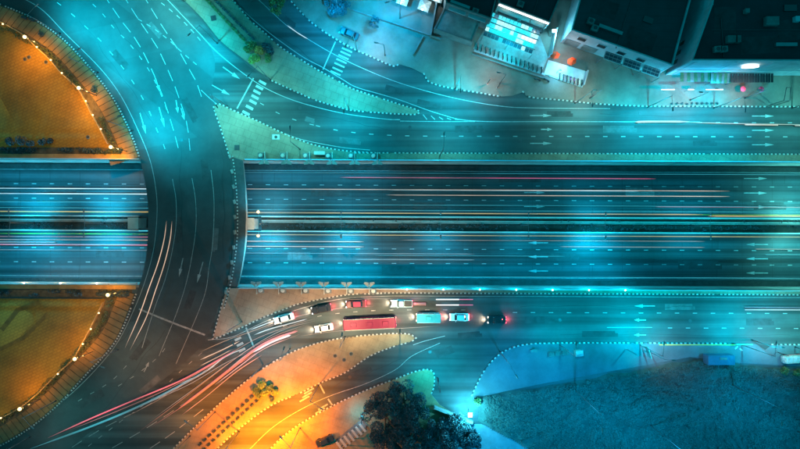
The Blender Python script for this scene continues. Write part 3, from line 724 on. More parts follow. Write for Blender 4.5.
# ------------------------------------------------ buildings
def wall_quad(a, b, z0, z1, th=0.3):
    """wall solid from world a to b"""
    d = (b-a).normalized(); nn = Vector((-d.y, d.x))*th/2
    return [a+nn, b+nn, b-nn, a-nn]
def building(label, pts, h, mt_wall, mt_roof, cat='building', parapet=0.6):
    q = W(pts); r = empty('building', (0,0,0), 0, label, cat)
    # one wall per side, butted at corners
    for i in range(len(q)):
        a, b = q[i], q[(i+1) % len(q)]; d = (b-a).normalized()
        MB().prism(wall_quad(a+d*0.16, b-d*0.16, 0, h), 0.1, h+parapet).build('wall', mt_wall, r)
    for p in q: MB().box((p.x,p.y,(h+parapet)/2+0.08), (0.36,0.36,h+parapet)).build('corner_post', mt_wall, r)
    c = sum(q, Vector((0,0)))/len(q)
    MB().prism([c+(p-c)*0.985 for p in q], h-0.4, h).build('roof', mt_roof, r)
    return r
def on_wall(parent, a, b, t0, t1, z0, z1, name, mt, proud=0.03, th=0.1, frame=None):
    """a panel set on the outer face of the wall from px a to px b (z=0), outward = towards the road"""
    A = P(*a).xy; Bv = P(*b).xy; d = (Bv-A); L = d.length; u = d/L; nn = Vector((u.y, -u.x))
    if nn.dot(-(A+Bv)/2) < 0: nn = -nn
    c = A + u*L*(t0+t1)/2 + nn*(0.15+proud)
    o = MB().box((0,0,0), (L*(t1-t0), th, z1-z0)).build(name, mt, parent)
    o.location = (c.x, c.y, (z0+z1)/2); o.rotation_euler = (0,0,math.atan2(u.y,u.x))
    if frame:
        f = MB(); hx = L*(t1-t0)/2; hz = (z1-z0)/2
        for x, z, sx, sz in ((0,hz+.05,2*hx+.2,.1),(0,-hz-.05,2*hx+.2,.1),(-hx-.05,0,.1,2*hz),(hx+.05,0,.1,2*hz)): f.box((x,0,z),(sx,th+.08,sz))
        f.build('frame', frame, o)
    return o
# large dark-roofed block, top right
h4 = 11.5
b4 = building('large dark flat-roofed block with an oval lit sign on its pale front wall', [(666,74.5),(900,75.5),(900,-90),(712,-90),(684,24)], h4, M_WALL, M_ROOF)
for t in (0.12,0.3,0.48): on_wall(b4, (666,74.5), (684,24), t, t+0.08, 2.4, 4.4, 'window', M_GLASS)
for k, (x, y, sx, sy) in enumerate(((730,40,2.2,1.6),(736,40,1.2,1.6),(770,22,3,2),(795,20,1.2,1.2),(745,12,1.0,1.0))):
    o = MB().box((0,0,0.5), (sx, sy, 1.0), 0, 0, 0.95).build('roof_unit', M_WALLB if k == 3 else M_DCONC, b4); o.location = P(x, y, h4)
def roof_kit(parent, h, items):
    for nm, x, y, sx, sy, sz, rz in items:
        p = P(x, y, h)
        o = MB().box((0,0,sz/2), (sx, sy, sz), 0, 0, 0.97).build(nm, {'roof_patch':M_ROOFP,'pipe':M_DSTEEL,'duct':M_STEEL,'skylight':M_GLASS,'air_unit':M_DCONC}[nm], parent); o.location = (p.x, p.y, h+0.002); o.rotation_euler = (0,0,R(rz))
        if nm == 'air_unit': MB().tube((0,0,sz),(0,0,sz+0.08),min(sx,sy)*.35,min(sx,sy)*.33,14).build('fan_ring', M_DSTEEL, o)
M_ROOFP = mat('roof_patch', (0.02,0.022,0.026), 0.9, var=0.5, scale=0.4)
roof_kit(b4, h4, (('roof_patch',760,45,9,4,.03,3),('roof_patch',725,20,5,6,.03,0),('pipe',760,30,22,.16,.18,0),('pipe',722,38,.16,9,.18,4),('duct',785,45,5,.8,.6,0),('air_unit',716,50,1.6,1.3,1.0,5),('air_unit',722,50,1.6,1.3,1.0,5),('skylight',790,8,3,1.5,.2,0),('roof_patch',790,30,6,5,.03,12)))
# oval sign
p = P(728, 75.6); sg = MB()
ring0 = [(1.9*math.cos(t)*(1+0.25*math.cos(t)), 0, 1.15*math.sin(t)) for t in [2*math.pi*i/24 for i in range(24)]]
sg.loft([[(x, -0.18, z) for x, y, z in ring0], [(x, 0.0, z) for x, y, z in ring0]])
o = sg.build('oval_sign', G_WHITE, b4); o.location = (p.x-0.5, p.y-0.2, 8.6)
o = MB().box((0,0,0), (0.3,0.5,0.3)).build('sign_bracket', M_STEEL, b4); o.location = (p.x-0.5, p.y-0.0, 7.2)
for k in range(6): on_wall(b4, (666,74.5), (900,75.5), 0.02+k*0.155, 0.03+k*0.155, 0.2, 11.0, 'pilaster', M_WALL, 0.03, 0.1)
on_wall(b4, (666,74.5), (900,75.5), 0.005, 0.995, 4.6, 4.75, 'string_course', M_WALLB, 0.05, 0.2)
cn = empty('canopy', P(744,82), 0, 'dark corrugated canopy roof at the foot of the large block', 'canopy')
for k in range(16): MB().box((0,0,0), (0.52,2.2,0.10)).build('roof_sheet', M_ROOF2, cn).matrix_local = Matrix.Translation((-5.0+k*0.66, 0.2, 3.0+0.04*(k % 2)))
for x in (-4.8,0,4.8): MB().tube((x,-0.7,0.14), (x,-0.7,2.95), 0.06).build('post', M_STEEL, cn)
cn2 = empty('awning', P(716,82), 0, 'green striped awning left of the dark corrugated canopy', 'awning')
M_GREEN = mat('green_canvas', (0.03,0.10,0.05), 0.8, var=0.4, scale=1)
for k in range(8): MB().box((0,0,0), (0.62,2.4,0.06)).build('cloth_panel', M_GREEN if k % 2 else M_DCONC, cn2).matrix_local = Matrix.Translation((-2.6+k*0.66, 0.2, 2.8)) @ Matrix.Rotation(0.12,4,'X')
for x in (-2.6,2.2): MB().tube((x,-0.8,0.14), (x,-0.8,2.7), 0.05).build('post', M_STEEL, cn2)
cn3 = empty('awning', P(686,80), 0, 'teal sheet awning in the corner below the slanting wall', 'awning')
for k in range(9): MB().box((0,0,0), (0.8,2.6,0.06)).build('cloth_panel', M_DCONC if k % 2 else M_GREEN, cn3).matrix_local = Matrix.Translation((-2.4+k*0.84, 0.2, 2.6+0.01*(k % 2)))
for x in (-2.6,4.4): MB().tube((x,-0.8,0.14), (x,-0.8,2.56), 0.05).build('post', M_STEEL, cn3)
for x, L, lab in ((668,3.2,'bluish tube light under the corner awning'), (691,1.4,'short bright lamp below the slanting wall'), (712,3.0,'bluish tube light under the green awning'), (719,2.0,'short tube light beside the corrugated canopy')):
    p = P(x, 88.6, 3); r = empty('tube_light', p, 0, lab, 'tube light', 'tube lights below the large block')
    MB().box((0,0,0.06), (L,0.3,0.08)).build('housing', M_STEEL, r)
    MB().tube((-L/2,-0.22,0.0), (L/2,-0.22,0.0), 0.1, 0.1, 8).build('tube', glow('tube_glow', (0.45,0.85,1), 5), r)
    point(r, (0,0.9,0.1), (0.0,0.5,1.0), 110, 0.3)
    MB().tube((0,0,-2.86), (0,0,0.02), 0.05).build('post', M_STEEL, r)
# middle building with pale walls and dark roof
h3 = 8.0
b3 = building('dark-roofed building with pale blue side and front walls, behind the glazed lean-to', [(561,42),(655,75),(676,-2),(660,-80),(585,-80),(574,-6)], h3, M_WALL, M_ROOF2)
on_wall(b3, (561,42), (655,75), 0.02, 0.16, 0.4, 3.4, 'shutter', M_DCONC, frame=M_STEEL)
on_wall(b3, (561,42), (655,75), 0.20, 0.34, 0.4, 3.4, 'shutter', M_DCONC, frame=M_STEEL)
for t in (0.1,0.3,0.5,0.7): on_wall(b3, (561,42), (655,75), t, t+0.08, 5.0, 6.6, 'window', M_GLASS, frame=M_WALLB)
roof_kit(b3, h3, (('duct',610,30,6,.8,.6,-20),('pipe',625,20,.16,14,.18,-18),('air_unit',590,22,1.6,1.3,1.0,-20),('air_unit',594,29,1.6,1.3,1.0,-20),('roof_patch',640,40,7,5,.03,-20),('roof_patch',605,8,6,4,.03,-20),('skylight',648,20,2.4,1.4,.2,-20)))
u3 = (P(655,75)-P(561,42)).xy.normalized(); a3 = math.atan2(u3.y, u3.x)
lt = empty('lean_to', P(626,66.5), a3, 'glazed lean-to roof with three panels of dark panes in pale frames', 'lean-to')
M_PANE = mat('blue_pane', (0.03,0.05,0.07), 0.25, var=0.3, spec=0.6)
for k in range(3):
    f = MB(); cx = -4.9+k*4.9
    f.box((cx,0.1,4.0), (4.5,3.6,0.12)); fo = f.build('roof_panel', M_WALL, lt)
    for i in range(4):
        for j in range(4):
            MB().box((0,0,0), (0.92,0.62,0.05)).build('pane', M_PANE, fo).location = (cx-1.55+i*1.03, -1.2+j*0.8, 4.1)
for x in (-7.3,-2.4,2.4,7.3): MB().tube((x,-1.6,0.14), (x,-1.6,3.9), 0.09).build('post', M_STEEL, lt)
# motorbike shop (building 2)
h2 = 7.0
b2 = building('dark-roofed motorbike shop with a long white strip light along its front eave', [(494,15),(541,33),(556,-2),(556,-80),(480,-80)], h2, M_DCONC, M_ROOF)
on_wall(b2, (494,15), (541,33), 0.05, 0.45, 0.3, 3.6, 'shopfront', M_GLASS, frame=M_STEEL)
on_wall(b2, (494,15), (541,33), 0.52, 0.95, 0.3, 3.6, 'shopfront', M_GLASS, frame=M_STEEL)
on_wall(b2, (494,15), (541,33), 0.0, 1.0, 7.15, 7.4, 'strip_light', G_WHITE, 0.3, 0.25)
roof_kit(b2, h2, (('air_unit',520,5,1.6,1.3,1.0,-20),('pipe',535,8,.14,9,.16,-20)))
u2 = (P(541,33)-P(494,15)).xy.normalized(); a2_ = math.atan2(u2.y, u2.x)
for t, c in ((0.15,(1,0.85,0.55)),(0.85,(1,0.85,0.55))):
    pp = P(494,15).lerp(P(541,33), t); l = point(b2, (pp.x-0.9*abs(u2.y), pp.y-1.2, 5.4), c, 12, 0.2)
for t in (0.2,0.5,0.8):
    pp = P(494,15).lerp(P(541,33), t); spot(b2, (pp.x-1.6, pp.y-3.2, 6.8), (0.0,0.8,1.0), 300, 165)
spot(b2, (P(506,56).x, P(506,56).y, 6.0), CY, 500, 150)  # added cyan fill over the lower forecourt, without a fitting
point(b2, (P(563,61).x, P(563,61).y, 4.0), (1,0.5,0.3), 90)  # added warm fill that brings out the parasol orange
# shop forecourt: pale floor tiles and low front wall
fc = MB().prism(W([(490,19),(540,37),(548,58),(541,72),(473,49)]), 0.0, 0.2, 0, 0).build('shop_forecourt', mat('pale_tiles', (0.22,0.24,0.24), 0.5, var=0.25, scale=0.3, extra=brickmix(1.2,1.2,R(20),0.8,(0.9,0.9,0.9),1.0,0.05)), kind='structure')
u = (P(541,73)-P(472,50)).xy.normalized(); af = math.atan2(u.y, u.x)
def lowwall(a, b, h, mt, label, th=0.3, cat='low wall', name='low_wall', z0=0.14):
    A = P(*a).xy; Bv = P(*b).xy; c = (A+Bv)/2
    o = MB().box((0,0,0), ((Bv-A).length, th, h)).build(name, mt); o.location = (c.x, c.y, z0+h/2); o.rotation_euler = (0,0,math.atan2((Bv-A).y,(Bv-A).x))
    return tag(o, label, cat)
lowwall((472,54.5),(546,79.5), 0.5, M_DCONC, 'dark low wall along the road side of the motorbike forecourt')
lowwall((474,50.5),(545,75), 0.25, M_WALLB, 'pale step along the front row of parked motorbikes', 0.5)
lowwall((549,76),(582,87), 0.4, M_WALLB, 'pale step in front of the yard with orange parasols', 0.4)
lowwall((586,72),(582,86), 1.6, M_WALL, 'short white wall at the right end of the parasol yard')
lowwall((553,33),(548,58), 3.5, M_WALL, 'brightly lit white dividing wall between the two motorbike yards')
lowwall((350,10),(441,40), 0.9, M_DCONC, 'long thin dark wall crossing the blue yard', 0.25)
lowwall((423,37),(413,55), 0.7, M_DCONC, 'short dark wall branching from the long thin wall', 0.25)
lowwall((438,-5),(430,38), 2.2, M_DCONC, 'tall dark wall beside the low teal roof', 0.4)
# yard with parasols
MB().prism(W([(548,60),(588,72),(583,86),(544,74)]), 0.0, 0.19).build('parasol_yard', mat('yard_tiles', (0.42,0.46,0.48), 0.6, var=0.25, scale=0.3), kind='structure')
def parasol(x, y, rz, lab):
    r = empty('parasol', P(x,y,0.19), R(rz), lab, 'parasol', 'orange parasols by the motorbike yard')
    MB().tube((0,0,0), (0,0,2.5), 0.04).build('pole', M_STEEL, r); MB().tube((0,0,0),(0,0,0.1),0.35).build('base', M_DCONC, r)
    n = 6; b = MB(); b.add([(0,0,2.75)]+[(1.25*math.cos(2*math.pi*i/n), 1.25*math.sin(2*math.pi*i/n)*0.8, 2.25) for i in range(n)]+[(0,0,2.69)]+[(1.25*math.cos(2*math.pi*i/n), 1.25*math.sin(2*math.pi*i/n)*0.8, 2.2) for i in range(n)],
        [(0,1+i,1+(i+1)%n) for i in range(n)]+[(n+1,n+2+(i+1)%n,n+2+i) for i in range(n)]+[(1+i,n+2+i,n+2+(i+1)%n,1+(i+1)%n) for i in range(n)])
    b.build('canopy', M_ORANGE, r)
parasol(552.5,58,10,'orange parasol nearest the white dividing wall'); parasol(569,64,30,'orange parasol farther right in the second yard')
p = P(560,70,3); rr_ = empty('flood_lamp', p, 0, 'small flood lamp on a post over the parasol yard', 'lamp')
MB().tube((0,0,-2.8),(0,0,0.4),0.05).build('post', M_STEEL, rr_); MB().box((0,-0.2,0.45),(0.5,0.3,0.2)).build('head', M_STEEL, rr_); point(rr_, (-0.3,-0.8,0.2), (0.08,0.6,1.0), 300, 0.2)
p = P(554,31,4); rr_ = empty('flood_lamp', p, 0, 'bright flood lamp on top of the white dividing wall', 'lamp')
MB().box((0,0,0.0),(1.0,0.8,0.4)).build('head', M_STEEL, rr_); MB().box((0,0,0.24),(0.9,0.7,0.08)).build('lens', G_WHITE, rr_); point(rr_, (0.3,-0.8,0.8), (0.15,0.75,1.0), 400, 0.2)
MB().tube((0,0,-3.8),(0,0,-0.2),0.07).build('post', M_STEEL, rr_)
# building 1
b1 = building('dark block left of the motorbike shop with two pale awning strips', [(444,14),(486,29),(494,-2),(494,-80),(440,-80)], 6.5, M_DCONC, M_ROOF)
roof_kit(b1, 6.5, (('duct',460,5,5,.7,.5,-20),('air_unit',475,12,1.5,1.2,.9,-20)))
for a, b in ((0.08,0.47),(0.53,0.92)): on_wall(b1, (444,14), (486,29), a, b, 5.6, 5.9, 'awning_strip', M_WALLB, 0.4, 0.8)
an = building('low building with a plain teal-lit flat roof beside the blue yard', [(434,33),(470,46),(478,26),(443,14.5)], 3.2, M_DCONC, mat('annex_roof', (0.16,0.18,0.18), 0.85, var=0.4, scale=0.3), parapet=0.25)
# white market tents in the blue yard
for x, y, rz, lab in ((403,3,20,'left white tent at the top of the blue yard'), (424,9,20,'middle white tent at the top of the blue yard'), (437,0,20,'right white tent at the top of the blue yard')):
    r = empty('tent', P(x,y,0.14), R(-rz), lab, 'tent', 'white tents in the blue yard')
    s = 1.4
    MB().add([(-s,-s,2.3),(s,-s,2.3),(s,s,2.3),(-s,s,2.3),(0,0,3.1)], [(0,1,4),(1,2,4),(2,3,4),(3,0,4),(3,2,1,0)]).build('roof', M_WHITE, r)
    for sx in (-1,1):
        for sy in (-1,1): MB().tube((sx*1.3,sy*1.3,0),(sx*1.3,sy*1.3,2.3),0.03,n=6).build('leg', M_STEEL, r)
    MB().box((0,-1.8,3.9),(0.4,0.25,0.15)).build('flood_light', M_STEEL, r); MB().tube((0,-1.8,0),(0,-1.8,3.85),0.04,n=6).build('light_post', M_STEEL, r)
    point(r, (0,-1.5,4.4), (0.7,0.95,1), 60, 0.2)
# motorbikes
def bike_mesh(nm, c):
    b = MB()
    for y in (-0.62,0.62): b.tube((-0.06,y,0.3),(0.06,y,0.3),0.3,0.3,10,0)
    b.box((0,0.15,0.62),(0.26,0.62,0.34),0,1,0.7); b.box((0,-0.4,0.78),(0.26,0.75,0.12),0,0,0.85); b.box((0,0.1,0.35),(0.22,0.55,0.3),0,2)
    b.tube((0,0.62,0.3),(0,0.42,0.98),0.04,0.04,6,2); b.tube((-0.33,0.38,1.0),(0.33,0.38,1.0),0.025,0.025,6,2); b.box((0,0.55,0.85),(0.2,0.14,0.2),0,2); b.box((0,0.66,0.62),(0.14,0.42,0.04),0,1)
    me = b.mesh(nm)
    for mm in (M_RUB, paint(nm+'_paint', c), M_CHROME): me.materials.append(mm)
    return me
bk_dark = bike_mesh('black_bike', (0.02,0.02,0.025)); bk_pale = bike_mesh('pale_bike', (0.65,0.68,0.68)); bk_red = bike_mesh('red_bike', (0.25,0.08,0.3))
def bike(me, p, rz, lab, grp, z=0.2):
    o = bpy.data.objects.new('motorbike', me); col.objects.link(o); w_ = P(p[0], p[1], z); o.location = (w_.x, w_.y, z); o.rotation_euler = (0,0,rz)
    return tag(o, lab, 'motorbike', grp)
for i in range(16):
    t = i/15; x = 477+(541-477)*t; y = 48+(71-48)*t
    bike(bk_dark, (x, y-0.5), af+0.25+random.uniform(-.12,.12), ORD[i]+' motorbike from the left in the black front row along the shop forecourt edge', 'black motorbikes in the front row')
gr = empty('glass_roof', P(513,31,3.6), a2_, 'long glazed canopy of lit cyan panes in rows below the white strip light', 'glass roof')
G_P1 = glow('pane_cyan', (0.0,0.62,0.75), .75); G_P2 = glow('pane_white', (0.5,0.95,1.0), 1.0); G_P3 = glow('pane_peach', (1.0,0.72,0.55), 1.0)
PW, PD = 0.98, 1.15
for j in range(5):
    MB().box((0,-3.05+j*PD*1.09+0.62*PD,-0.02), (13.2,0.1,0.16)).build('rafter', M_DSTEEL if j != 1 else M_PALE, gr)
    for i in range(13):
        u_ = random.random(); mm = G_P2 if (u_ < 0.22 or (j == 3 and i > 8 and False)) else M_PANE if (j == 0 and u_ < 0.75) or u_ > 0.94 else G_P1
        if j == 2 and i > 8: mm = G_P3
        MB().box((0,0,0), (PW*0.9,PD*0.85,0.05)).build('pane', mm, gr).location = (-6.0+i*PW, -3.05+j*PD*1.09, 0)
for x in (-6.4,0,6.4):
    for y in (-3.6,2.6): MB().tube((x,y,-3.4),(x,y,-0.08),0.07,n=6).build('post', M_STEEL, gr)
for i in range(7):
    t = i/6; bike(bk_dark if i not in (3,4) else bk_red, (559+22*t, 77+6.5*t), af+0.2, ORD[i]+(' motorbike from the left, black, in the short row below the orange parasols' if i not in (3,4) else ' motorbike from the left, purple, in the short row below the orange parasols'), 'motorbikes below the parasols')
bike(bk_dark, (537,80), 1.2, 'left one of two lone black motorbikes below the shop wall', 'lone motorbikes on the forecourt', 0.14); bike(bk_dark, (546,80.5), 1.0, 'right one of two lone black motorbikes below the shop wall', 'lone motorbikes on the forecourt', 0.14)

# ------------------------------------------------ vehicles
def rrect(L, Wd, z, cx=0.0, r=0.3, n=5, nose=1.0, tail=1.0):
    pts = []
    for cxx, cyy, a0, k in ((L/2-r, Wd/2-r, 0, nose), (-L/2+r, Wd/2-r, 90, tail), (-L/2+r, -Wd/2+r, 180, tail), (L/2-r, -Wd/2+r, 270, nose)):
        for i in range(n):
            a = R(a0 + 90*i/(n-1)); pts.append((cx+cxx+r*math.cos(a), (cyy+r*math.sin(a))*k, z))
    return pts
def car(px, py, ang, L, Wd, c, label, style='sedan', roofc=None, lit=True, z=0.0, braking=False, cat='car', group=None, roof_sign=False):
    p = P(px, py, z+0.7); r = empty({'sedan':'car','pickup':'pickup_truck','van':'van','bus':'bus'}[style], (p.x, p.y, z), R(ang), label, cat, group)
    pc = paint('paint_%d_%d' % (px, py), c); rc = mat('roof_tone_%d_%d' % (px, py), roofc, 0.6, var=0.15, bump=0, spec=0.2) if roofc else pc
    if style in ('sedan', 'pickup'):
        b = MB(); b.loft([rrect(L*0.96, Wd*0.92, 0.22, 0, 0.3, 5), rrect(L, Wd, 0.45, 0, .42, 5, .95, .97), rrect(L, Wd, 0.68, 0, .45, 5, .93, .96), rrect(L*0.975, Wd*0.96, 0.86, -0.02, .45, 5, .92, .96), rrect(L*0.93, Wd*0.86, 0.93, -0.05, .4, 5, .9, .95)])
        b.build('body', pc, r, smooth=False)
        if style == 'sedan':
            g = MB(); g.loft([rrect(L*0.60, Wd*0.84, 0.92, -L*0.04, .3), rrect(L*0.40, Wd*0.66, 1.36, -L*0.05, .25)]); g.build('window_glass', M_GLASS, r)
            rf = MB(); rf.loft([rrect(L*0.385, Wd*0.655, 1.362, -L*0.05, .25), rrect(L*0.34, Wd*0.58, 1.42, -L*0.05, .22)]); rf.build('roof', rc, r)
            for s in (-1,1):
                for x0, x1 in ((L*0.235, L*0.14), (-L*0.325, -L*0.24)): MB().tube((x0,s*Wd*0.395,0.94),(x1,s*Wd*0.315,1.38),0.04,0.04,6).build('pillar', pc, r)
        else:
            g = MB(); g.loft([rrect(L*0.34, Wd*0.84, 0.92, L*0.06, .25), rrect(L*0.24, Wd*0.7, 1.5, L*0.04, .22)]); g.build('window_glass', M_GLASS, r)
            rf = MB(); rf.loft([rrect(L*0.235, Wd*0.69, 1.502, L*0.04, .22), rrect(L*0.2, Wd*0.62, 1.56, L*0.04, .2)]); rf.build('roof', rc, r)
            bd = MB(); bd.box((-L*0.3,0,0.96),(L*0.36,Wd*0.74,0.06),0,0); bd.build('load_bed', M_BLACK, r)
            for s in (-1,1): MB().box((-L*0.3,s*Wd*0.42,1.06),(L*0.38,0.1,0.26)).build('bed_side', pc, r)
            MB().box((-L*0.485,0,1.06),(0.1,Wd*0.8,0.26)).build('tailgate', pc, r)
        for s in (-1,1): MB().box((L*0.2, s*(Wd/2+0.06), 0.95), (0.14,0.2,0.12)).build('mirror', pc, r)
        if roof_sign: MB().box((-L*0.04,0,1.5),(0.22,0.6,0.16)).build('roof_sign', glow('taxi_sign', (0.2,1,0.5), 2), r)
        hh = 0.62
    else:
        ht = 2.3 if style == 'van' else 3.0; rw = 0.3
        MB().loft([rrect(L*.98,Wd*.95,0.3,0,rw), rrect(L,Wd,0.6,0,rw), rrect(L,Wd,1.15,0,rw)]).build('body', pc, r)
        MB().loft([rrect(L*.994,Wd*.985,1.152,0,rw), rrect(L*.985,Wd*.96,ht-0.45,0,rw)]).build('window_glass', M_GLASS, r)
        MB().loft([rrect(L*.995,Wd*.98,ht-0.448,0,rw), rrect(L*.99,Wd*.97,ht-0.15,0,rw), rrect(L*.965,Wd*.88,ht,0,rw)]).build('roof', rc, r)
        nu = 3 if style == 'bus' else 1
        for k in range(nu): MB().loft([rrect(1.5,1.1,ht+0.002,(k-(nu-1)/2)*L*0.3,.15), rrect(1.35,0.95,ht+0.18,(k-(nu-1)/2)*L*0.3,.15)]).build('roof_vent', rc, r)
        npil = int(L//1.3)
        for s in (-1,1):
            for k in range(1, npil): MB().box((-L/2+k*L/npil, s*Wd*0.487, (ht+0.7)/2), (0.1,0.05,ht-1.6)).build('pillar', pc, r)
            MB().box((L*0.44, s*(Wd/2+0.12), 1.5), (0.12,0.25,0.3)).build('mirror', M_BLACK, r)
            MB().box((0, s*Wd*0.475, ht-0.11), (L*0.93,0.08,0.06)).build('roof_rail', M_PALE, r)
        hh = 0.7
    for sx in (-1,1):
        for sy in (-1,1):
            wz = 0.33 if style != 'bus' else 0.48
            MB().tube((sx*L*0.31, sy*(Wd/2-0.22), wz), (sx*L*0.31, sy*(Wd/2+0.01), wz), wz, wz, 14).build('wheel', M_RUB, r)
    for s in (-1,1):
        MB().box((L/2-0.02, s*Wd*0.34, hh), (0.18,0.34,0.18)).build('headlight', G_HEAD if lit else M_CHROME, r)
        MB().box((-L/2+0.02, s*Wd*0.36, hh+0.05), (0.16,0.3,0.2)).build('tail_light', G_RED if lit else mat('red_lens',(0.3,0.01,0.01),0.3), r)
    if lit:
        l = spot(r, (L/2+0.35, 0, 0.7), (1,0.62,0.40), 260, 110); l.rotation_euler = (0, R(-62), 0)
        l2 = point(r, (-L/2-0.5, 0, 0.7), (1,0.06,0.08), 22 if not braking else 60, 0.1)
    return r
car(349.5,33.5,-24+180,4.9,2.0,(0.012,0.04,0.05),'dark teal car parked unlit on the forecourt beside the zebra crossing', lit=False, z=0.14)
car(321.5,309,12+180,4.9,2.0,(0.012,0.012,0.016),'black car in the upper lane behind the blurred white car', braking=True)
car(356,304,3+180,4.9,1.95,(0.10,0.012,0.02),'dark red car in the upper lane above the long maroon coach', roofc=(0.25,0.02,0.05), braking=True)
car(324,328,10+180,4.5,1.85,(0.72,0.66,0.6),'cream taxi with a green roof sign in front of the maroon coach', roof_sign=True)
car(370,322.5,3+180,13.0,2.7,(0.22,0.012,0.05),'long maroon coach in the queue of traffic', 'bus', roofc=(0.10,0.004,0.022), cat='bus')
car(402,303.5,180,5.2,1.95,(0.30,0.42,0.45),'grey pickup with an open bed in the upper lane', 'pickup', cat='pickup truck')
car(428.5,317.5,180,6.0,2.3,(0.55,0.42,0.4),'cream van with a teal lamp tint on its roof, behind the coach', 'van', roofc=(0.03,0.30,0.32), cat='van', braking=True)  # teal of the street lamps put into the roof colour
car(459.5,317.3,180,4.8,1.95,(0.65,0.6,0.58),'white car with a pale blue lamp tint on its roof, following the van', roofc=(0.12,0.55,0.65))  # roof colour carries the cyan lamp light
car(497,320,180,4.5,1.9,(0.01,0.012,0.016),'dark car at the tail of the queue with blazing head and tail lights', braking=True)
car(284,318.5,16+180,5.0,1.9,(0.62,0.68,0.68),'white car leading the upper lane near the stop line')
car(325,441,22,4.7,1.95,(0.012,0.014,0.016),'black car parked unlit at the bottom edge beside the slatted pergola', lit=False, z=0.14)

# ------------------------------------------------ light trails left by the traffic: thin glowing lines at lamp height
TR = {}
def trail(pts, c, s, r, label, z=0.6, grp='light trails of the traffic', smooth=True):
    key = (c, s)
    if key not in TR:
        TR[key] = tm = glow('trail_%d' % len(TR), c, s)
        n_ = tm.node_tree.nodes; l_ = tm.node_tree.links; g_ = n_.new('ShaderNodeNewGeometry'); t_ = n_.new('ShaderNodeTexNoise'); t_.inputs['Scale'].default_value = 0.07; t_.inputs['Detail'].default_value = 6
        m_ = n_.new('ShaderNodeMapRange'); m_.inputs['From Min'].default_value = .3; m_.inputs['From Max'].default_value = .7; m_.inputs['To Min'].default_value = s*.35/2**EXPO; m_.inputs['To Max'].default_value = s*1.5/2**EXPO
        l_.new(g_.outputs['Position'], t_.inputs['Vector']); l_.new(t_.outputs['Fac'], m_.inputs['Value']); l_.new(m_.outputs[0], n_['Principled BSDF'].inputs['Emission Strength'])
    q = spline(pts, 8) if len(pts) > 2 and smooth else pts
    b = MB(); rings = []; r = r*0.8
    W3 = [P(x, y, z) for x, y in q]
    for i, p in enumerate(W3):
        a = W3[max(i-1,0)]; c2 = W3[min(i+1,len(W3)-1)]; d = (c2-a).normalized(); nn = Vector((-d.y,d.x,0))
        tt = i/(len(W3)-1); k = max(0.08, min(1.0, tt/0.12 if len(W3) > 2 else 1, (1-tt)/0.12 if len(W3) > 2 else 1))
        if len(W3) == 2: k = 0.7
        rings.append([p+nn*r*k*math.cos(t)+Vector((0,0,1))*r*0.5*k*math.sin(t) for t in [2*math.pi*j/6 for j in range(6)]])
    b.loft(rings)
    return tag(b.build('light_trail', TR[key], smooth=True), label, 'light trail', grp)
hz = FZ+0.7
def ht(y, x0, x1, c, s, r, lab): trail([(x0+(x1-x0)*t, ty(y,x0+(x1-x0)*t)) for t in (0,.03,.1,.3,.5,.7,.9,.97,1)], c, s, r*1.0, lab, hz, 'light trails along the highway', False)
Wt = (0.75,0.95,1.0); Pk = (1.0,0.16,0.30); Pe = (1.0,0.62,0.42); Ye = (1.0,0.62,0.16); Cn = (0.08,0.75,0.95); Mg = (1.0,0.05,0.25)
ht(190, -10,205, Wt, .75, .12, 'white upper streak of the left carriageway above the dashes')
ht(195.2, -10,205, Wt, .85, .12, 'white lower streak of the left carriageway just above the second dashes')
ht(203.3, -10,205, Cn, .4, .08, 'thin cyan streak below the second dashes on the left')
ht(209.3, -10,205, Cn, .45, .08, 'thin cyan streak close above the yellow line on the left')
ht(213.0, -10,205, Ye, .6, .12, 'orange streak beside the median west of the bridge')
ht(238.2, -10,205, Pk, .25, .16, 'broad dark pink streak directly below the median on the left')
ht(241.3, -10,205, Pe, .4, .12, 'pale pink streak in the middle of the pink band')
ht(246.2, -10,205, Pk, .5, .2, 'broad pink streak on the lower edge of the pink band')
ht(243.8, -10,56, Wt, .5, .1, 'short whitish streak inside the pink band')
ht(251.5, -10,205, Pe, .22, .07, 'faint reddish streak under the pink band')
ht(177.6, 340,656, Mg, .45, .13, 'long magenta streak in the top lane of the highway')
ht(189.6, 190,730, Pe, .55, .10, 'pinkish streak in the second lane of the highway')
ht(195.0, 386,730, Pe, .6, .10, 'second pale streak just below the pinkish one')
ht(190.0, 388,640, Wt, .5, .10, 'pale doubled streak in the middle of the second lane')
ht(205.0, 190,800, Cn, .3, .07, 'faint cyan streak in the third lane of the highway')
ht(205.6, 655,810, Pk, .35, .07, 'thin red streak in the third lane at the east end')
ht(210.3, 190,820, Cn, .35, .07, 'faint cyan streak close to the yellow line')
ht(213.2, 190,704, Ye, .45, .13, 'yellow streak hugging the north side of the median')
ht(216.6, 190,1000, Cn, .7, .12, 'bright cyan streak along the north median barrier')
ht(232.0, 190,1000, Cn, .8, .14, 'bright cyan streak along the south median barrier')
ht(232.0, -10,205, Cn, .8, .14, 'bright cyan streak along the median barrier west of the bridge')
ht(214.6, 708,1000, Ye, .6, .13, 'yellow streak hugging the north side of the median at the east end')
ht(235.3, 190,1000, Ye, .4, .10, 'yellow streak hugging the south side of the median')
ht(241.9, 190,364, Pe, .7, .11, 'pale upper streak of the short pair right of the bridge')
ht(247.0, 190,364, Pe, .75, .11, 'pale lower streak of the short pair right of the bridge')
ht(240.0, 400,705, Pe, .28, .07, 'faint slanting streak in the lane below the median')
ht(246.0, 560,705, Pe, .35, .07, 'pinkish streak ending by the median gap')
ht(253.7, 190,475, Wt, .3, .06, 'thin whitish streak between the two dash rows')
ht(259.6, 355,475, Wt, .35, .06, 'short whitish streak just above the lower dashes')
